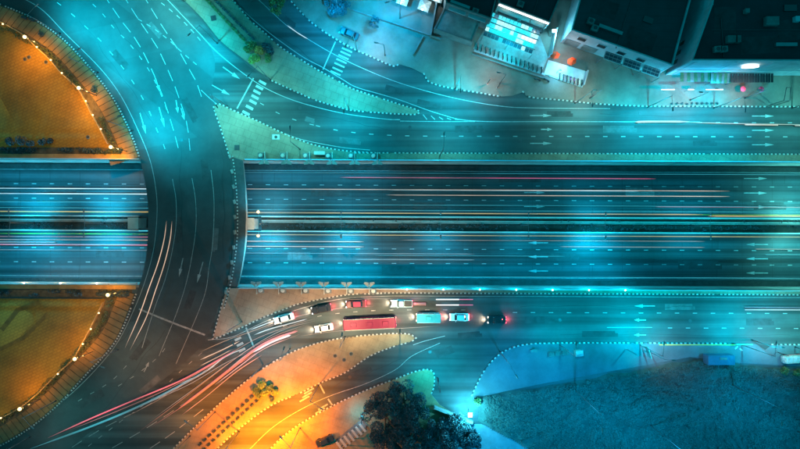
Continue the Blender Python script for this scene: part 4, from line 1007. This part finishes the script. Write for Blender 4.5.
ht(255.5, 375,565, Cn, .35, .06, 'thin cyan streak east of the short pale pair')
ht(247.5, 755,820, Pe, .35, .07, 'short pale streak at the east end below the arrows')
ht(253, 765,820, Cn, .4, .07, 'short cyan streak at the east end')
ht(276.5, 190,1000, Cn, .35, .09, 'cyan streak along the lower highway edge')
ht(173.0, 190,1000, Cn, .25, .08, 'cyan streak along the upper highway edge')
RT = 'light trails on the ring road'
trail([(166.5,221),(164,240),(158,263),(149,288),(139,316),(125,348)], Pe, .85, .13, 'left one of the bright pair of peach streaks on the ring bridge', grp=RT)
trail([(172,221),(170,240),(164,265),(155,292),(146,318),(130,350)], Pe, .8, .13, 'right one of the bright pair of peach streaks on the ring bridge', grp=RT)
ST = 'light trails on the south road'
trail([(48,438),(90,419),(130,402),(180,381),(215,362),(240,348)], (1,0.10,0.16), .85, .2, 'long red streak crossing the lower ring from the south road', grp=ST)
trail([(30,449),(90,427),(140,406),(185,383),(215,366)], Cn, .28, .3, 'long pale blue streak beside the long red one', grp=ST)
trail([(180,384),(205,372),(225,357),(245,348)], Wt, .5, .15, 'short white streak beside the long red streak', grp=ST)
trail([(176,411),(205,389),(232,368),(262,345),(297,330)], (1,0.10,0.07), .8, .4, 'broad red streak beside the long island', grp=ST)
trail([(180,408),(215,381),(245,356),(262,347)], Pe, .6, .12, 'peach core line of the broad red streak', grp=ST)
trail([(182,415),(208,395),(236,372),(262,355)], (1,0.25,0.15), .6, .14, 'thin orange-red line on the lower side of the broad red streak', grp=ST)
trail([(215,385),(240,366),(262,350),(285,339)], (1,0.5,0.5), .6, .12, 'thin pink line on the upper side of the broad red streak', grp=ST)
trail([(252,353),(270,343),(285,337),(291,335)], (1,0.85,0.95), 1.1, .28, 'short broad white streak by the stop line', grp=ST)
trail([(262,346),(282,336),(298,331)], (1.0,0.12,0.2), .8, .3, 'short broad magenta streak below the lead car', grp=ST)
for k_, (pts_, c_, s_, r_, l_) in enumerate((
    ([(140,431),(175,405),(210,378),(245,352),(275,336),(305,325)], (1,0.2,0.1), .35, .08, 'fine red streak through the bend, outermost of the fan'),
    ([(150,421),(190,392),(225,366),(255,345),(285,329),(315,321)], (1,0.75,0.6), .35, .07, 'fine cream streak through the bend towards the taxi'),
    ([(120,420),(160,399),(200,374),(230,354),(258,338),(290,326),(318,318)], (1,0.45,0.3), .3, .07, 'fine salmon streak through the middle of the bend'),
    ([(150,428),(190,401),(226,373),(262,350),(300,334)], (1,0.1,0.08), .4, .08, 'fine deep red streak just below the broad red streak'),
    ([(70,430),(120,410),(170,388),(210,366),(236,350)], (1,0.3,0.3), .35, .08, 'fine pink streak running beside the long red one'),
    ([(110,418),(150,402),(190,384),(222,365),(250,351)], (0.9,0.95,1), .3, .06, 'fine white streak running beside the long red one'),
    ([(200,352),(225,341),(250,332),(280,321),(305,314)], (1,0.5,0.25), .4, .08, 'fine orange streak close to the south gore kerb'),
    ([(262,329),(300,316),(335,309),(375,306)], (1,0.5,0.4), .25, .07, 'fine reddish streak between the two queues of cars'),
    ([(340,300),(380,298.5),(430,298)], (1,0.45,0.35), .3, .07, 'fine reddish streak along the top of the upper lane'),
    ([(300,336),(340,331),(390,329),(440,326)], (1,0.55,0.4), .2, .07, 'fine reddish streak below the maroon coach'))):
    trail(pts_, c_, s_, r_, l_, grp=ST)
trail([(200,360),(222,350),(240,341)], Pe, .7, .14, 'short orange streak at the road corner by the south gore', grp=ST)
trail([(200,366),(218,357),(231,350)], Pe, .55, .1, 'second short peach streak at the road corner', grp=ST)
trail([(250,330),(268,323),(285,317)], Wt, .7, .14, 'white headlight streak above the lead car', grp=ST)
trail([(254,335),(270,329),(296,322),(307,319)], Wt, .7, .14, 'white headlight streak below the lead car', grp=ST)
trail([(390,300.3),(407,300.3)], Wt, 1.0, .22, 'short white streak above the grey pickup', grp=ST)
trail([(390,307),(407,307)], Wt, .9, .2, 'short white streak below the grey pickup', grp=ST)
for y, nm in ((299.5,'upper'),(305,'lower')):
    trail([(436,y),(459,y)], (1,0.95,0.9), 1.3, .25, f'{nm} short white streak ahead of the white car', grp=ST)
    trail([(459.5,y),(473,y)], Mg, .6, .18, f'{nm} magenta tail of the short white streak', grp=ST)
trail([(413,304),(426,304)], (1,0.15,0.12), .4, .7, 'soft red smear behind the grey pickup', z=0.3, grp=ST)
trail([(745,309.8),(830,310)], Wt, .7, .18, 'white streak on the south road at the east end', grp=ST)
trail([(745,307.5),(830,308)], (0.4,0.5,1.0), .4, .12, 'bluish streak on the south road at the east end', grp=ST)
NT = 'light trails on the north road'
trail([(287,25),(298,33),(308,39)], Wt, .6, .12, 'short white streak near the dark bend of the north road', grp=NT)
trail([(635,122),(650,121.6),(690,121.6)], Wt, .7, .3, 'broad soft white streak on the north road below the planter rail', grp=NT)
trail([(690,122.5),(760,124),(830,125)], Pe, .45, .12, 'thin pinkish streak on the north road', grp=NT)
trail([(745,124.6),(778,125)], Pe, .7, .25, 'short broad peach streak between the lane arrows', grp=NT)
trail([(795,125.4),(830,126)], Pe, .7, .25, 'peach streak leaving at the east edge', grp=NT)

# ------------------------------------------------ vegetation
def tree(px, py, h, cr, mt, label, n=1400, group=None, name='tree', z=0.14, leaf=0.28, cat='tree'):
    p = P(px, py, h*0.7); r = empty(name, (p.x, p.y, z), 0, label, cat, group)
    MB().tube((0,0,0),(0.1,0.05,h*0.5),cr*0.09,cr*0.05,8).build('trunk', M_BARK, r, smooth=True)
    nc = 34; C = []
    for k in range(nc):
        a = random.uniform(0, 2*math.pi); d = cr*math.sqrt(random.uniform(0.02,0.75)); zz = h*random.uniform(0.5,0.9) - d/cr*h*0.12
        c = (d*math.cos(a), d*math.sin(a), zz)
        if k % 5 == 0: MB().tube((0.1,0.05,h*0.42), (c[0]*0.85,c[1]*0.85,c[2]), cr*0.045, cr*0.015, 6).build('limb', M_BARK, r)
        C.append(clump(c, cr*random.uniform(0.13,0.3), n//nc, 0.7))
    quads('crown', leaves(np.concatenate(C), leaf), mt, r)
    return r
def shrub(px, py, rad, mt, label, group, n=260, z=0.14, leaf=0.12, name='shrub'):
    p = P(px, py, rad); r = empty(name, (p.x, p.y, z), random.uniform(0,6), label, 'shrub', group)
    C = [clump((rad*0.45*math.cos(a), rad*0.45*math.sin(a), rad*0.75), rad*0.62, n//5, 0.85) for a in [random.uniform(0,6.28) for _ in range(5)]]
    MB().tube((0,0,0),(0,0,rad*0.6),0.06,0.03,6).build('stem', M_BARK, r)
    quads('foliage', leaves(np.concatenate(C), leaf), mt, r)
    return r
g1 = 'rounded shrubs clustered on the planted island'
for x, y, rad, mt, lab in ((252,45,0.95,M_LEAF,'green shrub at the top left of the island cluster'), (246,50,0.8,M_LEAF,'small shrub at the left tip of the island cluster'), (259,50,0.95,mat('leaf_rust',(0.30,0.14,0.03),0.6,var=0.6,island=True,bump=0),'rust-coloured shrub in the middle of the island cluster'),
                           (254,59,1.15,M_LEAFB,'large yellow-green shrub at the bottom of the island cluster'), (266,46,0.9,M_LEAFD,'dark shrub at the top right of the island cluster'), (267,58,0.9,M_LEAF,'shrub at the lower right of the island cluster'), (270,51,0.8,M_LEAFD,'dark shrub at the right tip of the island cluster')):
    shrub(x, y, rad*1.25, mt, lab, g1, 700, leaf=0.17)
g2 = 'rounded shrubs clustered on the long island'
for x, y, rad, mt, lab in ((256,391,0.8,M_LEAF,'green shrub at the left of the lower cluster'), (262,385,0.85,M_LEAFB,'bright green shrub at the top of the lower cluster'), (270,388,0.8,M_LEAF,'green shrub at the upper right of the lower cluster'),
                           (265,394,1.0,M_LEAFB,'largest shrub at the heart of the lower cluster'), (258,396,0.7,M_LEAF,'small shrub at the lower left of the lower cluster'), (275,393,0.8,M_LEAFB,'yellowish shrub at the right of the lower cluster'), (271,399,0.6,M_LEAFD,'dark low shrub at the bottom of the lower cluster')):
    shrub(x, y, rad*1.2, mt, lab, g2, 600, leaf=0.16)
def hedge_row(a, b, n, mt, lab, grp, size=(0.75,0.5), skip=()):
    A = P(*a,0.4); Bv = P(*b,0.4); d = Bv-A; ang = math.atan2(d.y, d.x); proto = None
    for i in range(n):
        p = A.lerp(Bv, i/(n-1))
        if i in skip: continue
        if proto is None:
            r = empty('clipped_shrub', (p.x,p.y,0.14), ang, ORD[i]+' '+lab+'', 'shrub', grp)
            C = np.column_stack([rng.uniform(-size[0]/2,size[0]/2,170), rng.uniform(-size[1]/2,size[1]/2,170), rng.uniform(0.1,0.6,170)])
            quads('foliage', leaves(C, 0.11, 1.5), mt, r); MB().tube((0,0,0),(0,0,0.3),0.04).build('stem', M_BARK, r); proto = r
        else:
            r = copy_tree(proto); r['label'] = ORD[i]+' '+lab+''; r.location = (p.x,p.y,0.14); r.rotation_euler = (0,0,ang+(math.pi if i % 2 else 0)+random.uniform(-.1,.1))
hedge_row((203,-4),(247,43), 14, M_LEAF, 'clipped shrub from left in the lower left row by the island shrub cluster', 'clipped shrubs, lower row on the planted island', (1.0,0.7))
hedge_row((211,-4),(253,38), 14, M_LEAFD, 'clipped shrub from left in the upper right row by the island shrub cluster', 'clipped shrubs, upper row on the planted island', (0.85,0.55))
hedge_row((200,444),(252,397), 12, M_LEAFD, 'clipped dark shrub from left in the upper row by the lower shrub cluster', 'clipped shrubs, upper row on the long island', (0.9,0.55))
hedge_row((204,449),(257,401), 12, M_LEAFD, 'clipped dark shrub from left in the lower row by the lower shrub cluster', 'clipped shrubs, lower row on the long island', (0.9,0.5))
# hedge between ring pavement and plaza wall (leafy mass)
for lo, hi in ((-20,146),(302,455)):
    C = []
    for p, u in walk(W(offset(half(RI, lo, hi), 21.0)), 0.35):
        nn = Vector((-u.y,u.x)); s = random.uniform(-0.6,0.6)
        if noise.noise((p.x*0.12,p.y*0.12,3)) < -0.35: continue
        C.append(clump((p.x+nn.x*s, p.y+nn.y*s, 0.45), 0.55, 26, 0.8))
    o = quads('hedge', leaves(np.concatenate(C), 0.15), mat('leaf_hedge',(0.035,0.05,0.015),0.6,var=0.7,island=True,bump=0), None, 'stuff')
    tag(o, 'dark hedge strip between the %s plaza wall and the ring pavement' % ('upper' if lo < 0 else 'lower'), 'hedge')
for y0, y1, x1, nm in ((149.8,155,122,'upper'), (291.5,298,130,'lower')):
    C = []
    for _ in range(420):
        x = random.uniform(-10, x1); y = random.uniform(y0+.5, y1-.5); 
        if noise.noise((x*0.05,y*0.1,9)) < -0.05: continue
        p = P(x, ty(y,x)); C.append(clump((p.x,p.y,0.3), 0.45, 22))
    tag(quads('ground_cover', leaves(np.concatenate(C), 0.14), M_LEAFD, None, 'stuff'), f'dark ground cover in the bed beside the {nm} plaza', 'ground cover')
# dark low bushes on the edge of the upper plaza
for x, y, rd, lab in ((10,141,1.1,'dark bush at the left of the plaza\'s lower edge'), (20,140,1.2,'second dark bush along the plaza\'s lower edge'), (30,142,1.0,'third dark bush on the plaza beside the small white streak'), (42,141,0.9,'fourth dark bush on the plaza\'s lower edge'), (50,141,0.7,'small dark bush at the right end of the plaza bushes')):
    shrub(x, y, rd*1.1, M_LEAFD, lab, 'dark bushes on the upper plaza', 500, leaf=0.16)
# small planting dots on plaza and ring pavement
for x, y, lab in ((29,57,'small round tree pit on the plaza, left'), (46,62,'small round tree pit on the plaza, right'), (25,59,'tiny tree pit beside the left one on the plaza'), (335,356,'dark round tree pit on the long island, left'), (344,360,'dark round tree pit on the long island, lowest'), (351,354,'dark round tree pit on the long island, right'), (88,137,'small dark drain hole in the yellow-lit plaza corner')):
    p = P(x, y, 0.15); r = empty('tree_pit', (p.x,p.y,0.14), 0, lab, 'tree pit', 'round tree pits')
    MB().tube((0,0,0),(0,0,0.05),0.5,0.46,16).build('rim', M_DCONC, r); MB().tube((0,0,0.05),(0,0,0.08),0.38,0.34,12).build('soil', M_SOIL, r)
    C = clump((0,0,0.15), 0.3, 60); quads('seedling', leaves(C, 0.09), M_LEAFD, r)
shrub(41,34,0.7,M_LEAFD,'dark little shrub on the ring pavement near its top','shrubs on the ring pavement',300); shrub(93,89,0.9,M_LEAFD,'dark little shrub on the ring pavement by the middle bright lamp','shrubs on the ring pavement',300)
for x, y, a, lab in ((25,18,-20,'left dark bench at the top of the ring pavement'), (32.5,20,-25,'right dark bench at the top of the ring pavement')):
    p = P(x,y,0.15); r = empty('bench', p, R(a), lab, 'bench', 'benches on the ring pavement')
    for k in range(3): MB().box((0,-0.22+k*0.22,0.46),(1.5,0.18,0.05)).build('slat', M_DSTEEL, r)
    for s in (-1,1): MB().box((s*0.6,0,0.22),(0.08,0.55,0.44)).build('leg', M_DSTEEL, r)
# boxes on gore pavement
p = P(276,137,0.14); r = empty('utility_cover', p, 0, 'square pale frame with a dark round manhole on the gore pavement', 'manhole')
MB().box((0,0,0.04),(2.1,1.5,0.08)).build('frame', M_DCONC, r); MB().box((0,0,0.1),(1.8,1.2,0.05)).build('plinth', M_PALE, r); MB().tube((0,0,0.12),(0,0,0.17),0.4,0.38,16).build('lid', M_BLACK, r)
for x, y, lab in ((237,147.5,'dark square grating beside the ring bridge on the gore pavement'), (213.5,18,'small dark grating on the planted island near its top')):
    p = P(x,y,0.14); r = empty('grating', p, 0.2 if x < 220 else 0, lab, 'grating')
    MB().box((0,0,0.03),(1.3,1.3,0.06)).build('frame', M_DSTEEL, r)
    for k in range(5): MB().box((-0.44+k*0.22,0,0.08),(0.1,1.1,0.05)).build('bar', M_BLACK, r)
p = P(320,153.5,0.14); r = empty('cabinet', p, 0, 'long cream utility cabinet between the pillars on the north trench edge', 'cabinet'); MB().box((0,0,0.5),(2.6,0.8,1.0),0,0,0.97).build('body', mat('cream_metal',(0.6,0.5,0.3),0.5), r); MB().box((0,0,1.04),(2.7,0.9,0.06)).build('lid', M_PALE, r)
# trees at the bottom and top edges
gT = 'dark trees at the bottom edge'
for x, y, h, cr, lab in ((385,418,6,6.2,'large dark tree right of the slatted pergola'), (404,404,6,5.4,'dark tree crown reaching up to the pavement corner'), (415,432,6.5,6.0,'dark tree at the bottom edge between pergola and lit wall'), (440,440,5.5,4.8,'dark tree at the bottom edge below the lit wall'), (395,446,6,5.5,'dark tree cut by the bottom edge right of the pergola'), (456,428,5,3.4,'small dark tree touching the right end of the lit wall'), (470,440,5,3.0,'small dark tree at the bottom beside the blue path')):
    tree(x, y, h, cr, M_LEAFD, lab, 9000, gT, leaf=0.19)
tree(275,2,5,2.6,M_LEAF,'small tree on the dark verge at the top edge',1800,'trees at the top edge',leaf=0.2); tree(337,3,6,3.2,M_LEAFD,'dark tree at the top edge left of the blue yard',2600,'trees at the top edge',leaf=0.22)
tree(374,21,5,1.3,M_LEAFD,'tiny dark tree on the long thin wall in the blue yard',900,'trees at the top edge',leaf=0.16)
# verge at the top
# bottom middle: lit wall, lamp, pergola, path
p = P(468,409,0.14); r = empty('flood_lamp', p, 0, 'square white flood lamp blazing beside the lit wall', 'lamp')
MB().tube((0,0,0),(0,0,4.0),0.08,0.06).build('pole', M_STEEL, r); MB().box((0,0,4.1),(0.9,0.9,0.16)).build('housing', M_STEEL, r); MB().box((0,0,4.22),(0.95,1.0,0.08)).build('lens', glow('flood_glow',(0.7,1,1),16), r)
point(r, (0.2,-0.9,3.9), (0.05,0.65,0.9), 1500, 0.3); point(r, (0,0.9,5.0), (0.08,0.75,0.95), 1400, 0.3)
lowwall((434,406),(472,421), 1.5, M_WALL, 'narrow bright white wall lit by the square flood lamp', 0.55, 'wall', 'garden_wall')
path = MB().prism(W([(472,424),(485,424),(560,465),(440,470),(425,445),(450,435)]), -0.1, 0.17).build('garden_path', mat('path_paving',(0.10,0.13,0.15),0.85,var=0.2), kind='structure')
pg = empty('pergola', P(351,437,3), R(38), 'slatted pergola with pale cross slats beside the black parked car', 'pergola')
for k in range(7): MB().box((-3.6+k*1.2,0,0),(0.55,2.4,0.12)).build('slat', M_PALE, pg)
for s in (-1,1): MB().box((0,s*1.0,-0.13),(8.4,0.14,0.14)).build('beam', M_DSTEEL, pg)
for sx in (-1,1):
    for sy in (-1,1): MB().box((sx*3.9,sy*1.0,-1.5),(0.14,0.14,2.6)).build('post', M_DSTEEL, pg)
MB().box((0,0,-2.8),(8.4,2.2,0.1)).build('floor_board', M_DCONC, pg)
p = P(327,423,3); r = empty('flood_lamp', P(360,418,3), 0, 'small bluish lamp post above the slatted pergola', 'lamp'); MB().tube((0,0,-2.86),(0,0,0.6),0.05).build('pole', M_STEEL, r); MB().box((0,0,0.7),(0.4,0.4,0.15)).build('head', M_STEEL, r); point(r, (-0.9,0.2,0.4), (0.0,0.6,0.9), 220, 0.2)
# orange sodium lamps in the lower left
for x, y, a, pw, lab in ((239,432,320,20,'orange sodium lamp on the lower edge of the long island'), (300,428,130,17,'orange sodium lamp on the lower pavement near the black car'), (215,412,140,3.5,'orange sodium lamp on the upper edge of the long island'), (318,386,330,1.5,'orange sodium lamp on the long island by the faded stop line')):
    street_lamp(x, y, a, OR, pw*KW, lab, group='orange sodium lamps')
for x, y, a, pw, lab in ((690,100,180,1.6,'added pinkish fill lamp on the paving below the slanting wall'),(745,98,180,1.4,'added pinkish fill lamp on the paving below the corrugated canopy'),(590,98,180,1.0,'added pinkish fill lamp on the paving right of the parasol yard'),(500,83,170,1.6,'added pinkish fill lamp on the open forecourt below the motorbikes'),(385,55,170,1.1,'added pinkish fill lamp on the forecourt right of the parked car'),(650,352,0,1.2,'added pinkish fill lamp on the apron right of the white signboard'),(752,340,0,1.2,'added pinkish fill lamp at the apron entrance')):  # lamps added to tint the paving pink
    street_lamp(x, y, a, PINK, pw*330, lab, group='added pinkish fill lamps', h=8.0, arm=1.5)
for x, y, a, pw, lab in ((118,350,-20,0.5,'warm lamp on the lower ring pavement beside the peach streaks'), (30,437,-30,0.15,'warm lamp at the bottom of the ring pavement'), (290,349,70,1.2,'warm lamp on the upper edge of the long island'), (345,337,80,3.4,'warm lamp on the long island below the coach'), (400,334,90,2.8,'warm lamp at the right tip of the long island'), (190,436,160,0.2,'warm lamp at the bottom left end of the long island')):
    street_lamp(x, y, a, (1.0,0.72,0.40), pw*KW, lab, group='warm street lamps')
# right: signboard, benches, container, utility trailer
p = P(643,350,0.14); r = empty('signboard', p, R(-72), 'white signboard with dark strips on a post beside the pavement kerb', 'sign')
MB().tube((0,0,0),(0,0,3.4),0.08).build('post', M_STEEL, r); MB().box((0,0.12,2.6),(2.8,0.12,1.9)).build('board', M_WHITE, r)
for k in range(3): MB().box((-0.8+k*0.8,0.2,2.8),(0.35,0.05,1.1)).build('dark_strip', M_DCONC, r)
for i, (x, y, lab) in enumerate(((551,354,'leftmost of three blue slatted benches on the apron'), (558,353,'middle one of three blue slatted benches on the apron'), (565,352.5,'right one of three blue slatted benches on the apron'))):
    r = empty('bench', P(x,y,0.14), R(4), lab, 'bench', 'benches on the apron')
    for k in range(4): MB().box((0,-0.45+k*0.28,0.46),(1.6,0.22,0.05)).build('slat', M_DCONC, r)
    MB().box((0,0.62,0.75),(1.6,0.06,0.4)).build('backrest', M_DCONC, r)
    for s in (-1,1): MB().box((s*0.65,0,0.22),(0.08,1.0,0.44)).build('leg', M_STEEL, r)
p = P(577,352,0.14); r = empty('kiosk', p, R(8), 'small grey peaked kiosk right of the slatted benches', 'kiosk'); MB().box((0,0,0.9),(1.5,1.1,1.8)).build('body', M_CONC, r); MB().add([(-1,-.7,1.8),(1,-.7,1.8),(1,.7,1.8),(-1,.7,1.8),(-.8,0,2.3),(.8,0,2.3)],[(0,1,5,4),(2,3,4,5),(1,2,5),(3,0,4),(3,2,1,0)]).build('roof', M_WALL, r); MB().box((0,-0.58,1.2),(0.8,0.06,0.6)).build('window', M_GLASS, r)
p = P(533,350,0.14); r = empty('litter_bin', p, 0, 'dark pair of litter bins near the curved apron corner', 'litter bin'); MB().tube((-.4,0,0),(-.4,0,1),0.3,0.34,12).build('bin', M_DSTEEL, r); MB().tube((.4,0,0),(.4,0,1),0.3,0.34,12).build('bin', M_DSTEEL, r); MB().box((0,0,1.08),(1.6,0.75,0.08)).build('lid', M_DCONC, r)
M_BLUEC = mat('blue_steel', (0.03,0.09,0.15), 0.55, 0.1, var=0.2)
p = P(716,358,0.14); r = empty('shipping_container', p, 0, 'blue steel container on the grass below the kerb', 'container')
MB().box((0,0,1.2),(6.6,2.3,2.3)).build('body', M_BLUEC, r)
b = MB()
for k in range(22): b.box((-3.15+k*0.3,0,2.37),(0.14,2.2,0.05))
b.build('roof_ribs', M_BLUEC, r); MB().box((0.4,0.4,2.43),(1.8,0.6,0.06)).build('roof_patch', M_DCONC, r)
for s in (-1,1): MB().box((3.33,s*0.56,1.2),(0.06,1.05,2.1)).build('door', M_BLUEC, r)
# boom barrier at entrance
p = P(733,344,0.14); r = empty('boom_barrier', p, 0, 'yellowish boom barrier lying along the kerb left of the apron entrance', 'barrier')
MB().box((0,0,0.5),(0.5,0.5,1.0)).build('housing', M_DSTEEL, r); MB().box((-9.4,0,0.95),(19,0.18,0.14)).build('boom', M_YEL, r); MB().box((2.2,0.1,0.95),(4.0,0.3,0.3)).build('counterweight', mat('green_metal',(0.05,0.2,0.12),0.5), r)
MB().box((0.8,-0.9,0.06),(0.9,0.3,0.12),0.8).build('stop_block', M_WHITE, r); MB().box((2.0,-1.4,0.06),(0.9,0.3,0.12),-0.6).build('stop_block', M_WHITE, r)
# parked cart with rails at the right edge
p = P(790,358,0.14); r = empty('food_cart', p, R(4), 'white and red food cart with a railed roof at the east edge of the apron', 'food cart')
MB().loft([rrect(5.2,1.9,0.4,0,.5), rrect(5.4,2.0,1.2,0,.6), rrect(5.0,1.8,1.7,0,.6)]).build('body', M_WHITE, r); MB().loft([rrect(4.4,1.3,1.702,0.1,.4), rrect(4.2,1.1,1.8,0.1,.4)]).build('roof', M_WALLB, r)
for s in (-1,1): MB().box((0,s*1.02,0.9),(4.6,0.06,0.2)).build('red_band', mat('red_paint',(0.5,0.03,0.05),0.4), r)
for k in range(4): MB().tube((-1.8+k*1.1,-0.7,1.85),(-1.4+k*1.1,0.7,1.95),0.05,0.05,6).build('roof_rail', M_PALE, r)
for sx in (-1,1):
    for sy in (-1,1): MB().tube((sx*1.7,sy*0.8,0.33),(sx*1.7,sy*1.0,0.33),0.33,0.33,12).build('wheel', M_RUB, r)
for x, y, h, lab in ((626,349,6,'bare thin post standing left of the white signboard'), (487,84,5,'thin left post on the lit forecourt'), (497,88,4,'thin right post on the lit forecourt'), (777,352,4,'thin teal post beside the food cart')):
    p = P(x,y,0.14); r = empty('post', p, 0, lab, 'post', 'bare posts'); MB().tube((0,0,0),(0,0,h),0.09,0.07).build('shaft', M_DSTEEL, r); MB().box((0,0,0.05),(0.4,0.4,0.1)).build('foot_plate', M_STEEL, r)
# gantry frame at (771,97)
p = P(771,100,0.14); r = empty('gantry', p, 0, 'narrow arched dark gantry straddling the kerb at the east end of the north road', 'gantry')
for s in (-1,1): MB().tube((s*0.7,-1.4,0),(s*0.7,-1.4,5.5),0.09).build('post', M_DSTEEL, r); MB().tube((s*0.7,-1.4,5.5),(s*0.5,1.6,6.0),0.08).build('side_beam', M_DSTEEL, r)
MB().tube((-0.7,-1.4,5.5),(0.7,-1.4,5.5),0.08).build('cross_beam', M_DSTEEL, r); MB().tube((-0.5,1.6,6),(0.5,1.6,6),0.08).build('cross_beam', M_DSTEEL, r)
# low kerbside planters on the north forecourt
for i, x in enumerate(range(672, 722, 5)):
    shrub(x, 103.5, 0.32, M_LEAFD, ORD[i]+' from left, tiny dark shrub in the row on the kerb of the north road', 'tiny shrubs along the north kerb', 120, leaf=0.1)
for x, y, c, lab in ((738,91,(0.6,0.05,0.12),'red market umbrella left, below the corrugated canopy'), (756,91,(0.6,0.05,0.2),'red market umbrella right, below the corrugated canopy')):
    r = empty('market_umbrella', P(x,y,0.14), 0, lab, 'umbrella', 'red umbrellas'); MB().tube((0,0,0),(0,0,2.1),0.03).build('pole', M_STEEL, r)
    n = 8; MB().add([(0,0,2.3)]+[(0.7*math.cos(2*math.pi*i/n),0.7*math.sin(2*math.pi*i/n),2.0) for i in range(n)],[(0,1+i,1+(i+1)%n) for i in range(n)]).build('canopy', mat('red_canvas',(0.6,0.05,0.12),0.8), r)

# ------------------------------------------------ scrub field lower right
def scrub_h(x, y):
    v = noise.fractal((x*0.11+noise.noise((x*.06,y*.06,5))*2, y*0.16+noise.noise((x*.05,y*.05,1))*2, 0), 0.8, 2.1, 5)
    return 0.35 + 0.75*abs(v)*1.3
def edge_y(px):
    pts = [(470,396),(540,387),(600,376),(640,369),(680,362),(695,358),(740,364),(790,368),(900,368)]
    for (a, b), (c, d) in zip(pts[:-1], pts[1:]):
        if px <= c: return b + (d-b)*(px-a)/(c-a)
    return 368
NX, NY = 220, 80; V = []; F = []
for i in range(NX+1):
    px = 478 + (900-478)*i/NX; y0 = edge_y(px) + 0.5 + 3*noise.noise((px*0.05,0,0)); yb = 500
    if px < 560: pass
    for j in range(NY+1):
        py = y0 + (yb-y0)*(j/NY); q = P(px, py)
        e = min(1, j/4, i/4); V.append((q.x, q.y, 0.02 + e*scrub_h(q.x, q.y)))
ok = lambda k: True
for i in range(NX):
    for j in range(NY):
        a = i*(NY+1)+j; px = 478 + (900-478)*i/NX; py = edge_y(px)+(500-edge_y(px))*j/NY
        if py > 424 + (px-485)*0.56 and px < 620: continue     # the blue path runs here
        F.append((a, a+1, a+NY+2, a+NY+1))
me = bpy.data.meshes.new('scrub_ground'); me.from_pydata(V, [], F); me.polygons.foreach_set('use_smooth', [True]*len(F))
o = link('scrub_ground', me, M_SCRUB, kind='structure')
C = []
cnt = 0
while cnt < 7500:
    px = random.uniform(484, 830); py = random.uniform(360, 455)
    if py < edge_y(px)+3 or (py > 420+(px-485)*0.56 and px < 620): continue
    q = P(px, py); hgt = scrub_h(q.x, q.y)
    if hgt < 0.5 and random.random() < 0.8: continue
    C.append(clump((q.x, q.y, hgt+0.15), random.uniform(.25,.6), 16, 0.55)); cnt += 1
tag(quads('scrub', leaves(np.concatenate(C), 0.13, 2.5), M_SCLEAF, None, 'stuff'), 'tangled mass of scrub covering the lower right ground', 'scrub')
for x, y, lab in ((797,372,'leafy shrub at the east end of the scrub edge'),(785,371,'leafy shrub left of the east end of the scrub edge'),(478,402,'shrub where the scrub meets the flood lamp')):
    shrub(x, y, 1.0, M_LEAF, lab, 'shrubs at the scrub edge', 500, leaf=0.17)
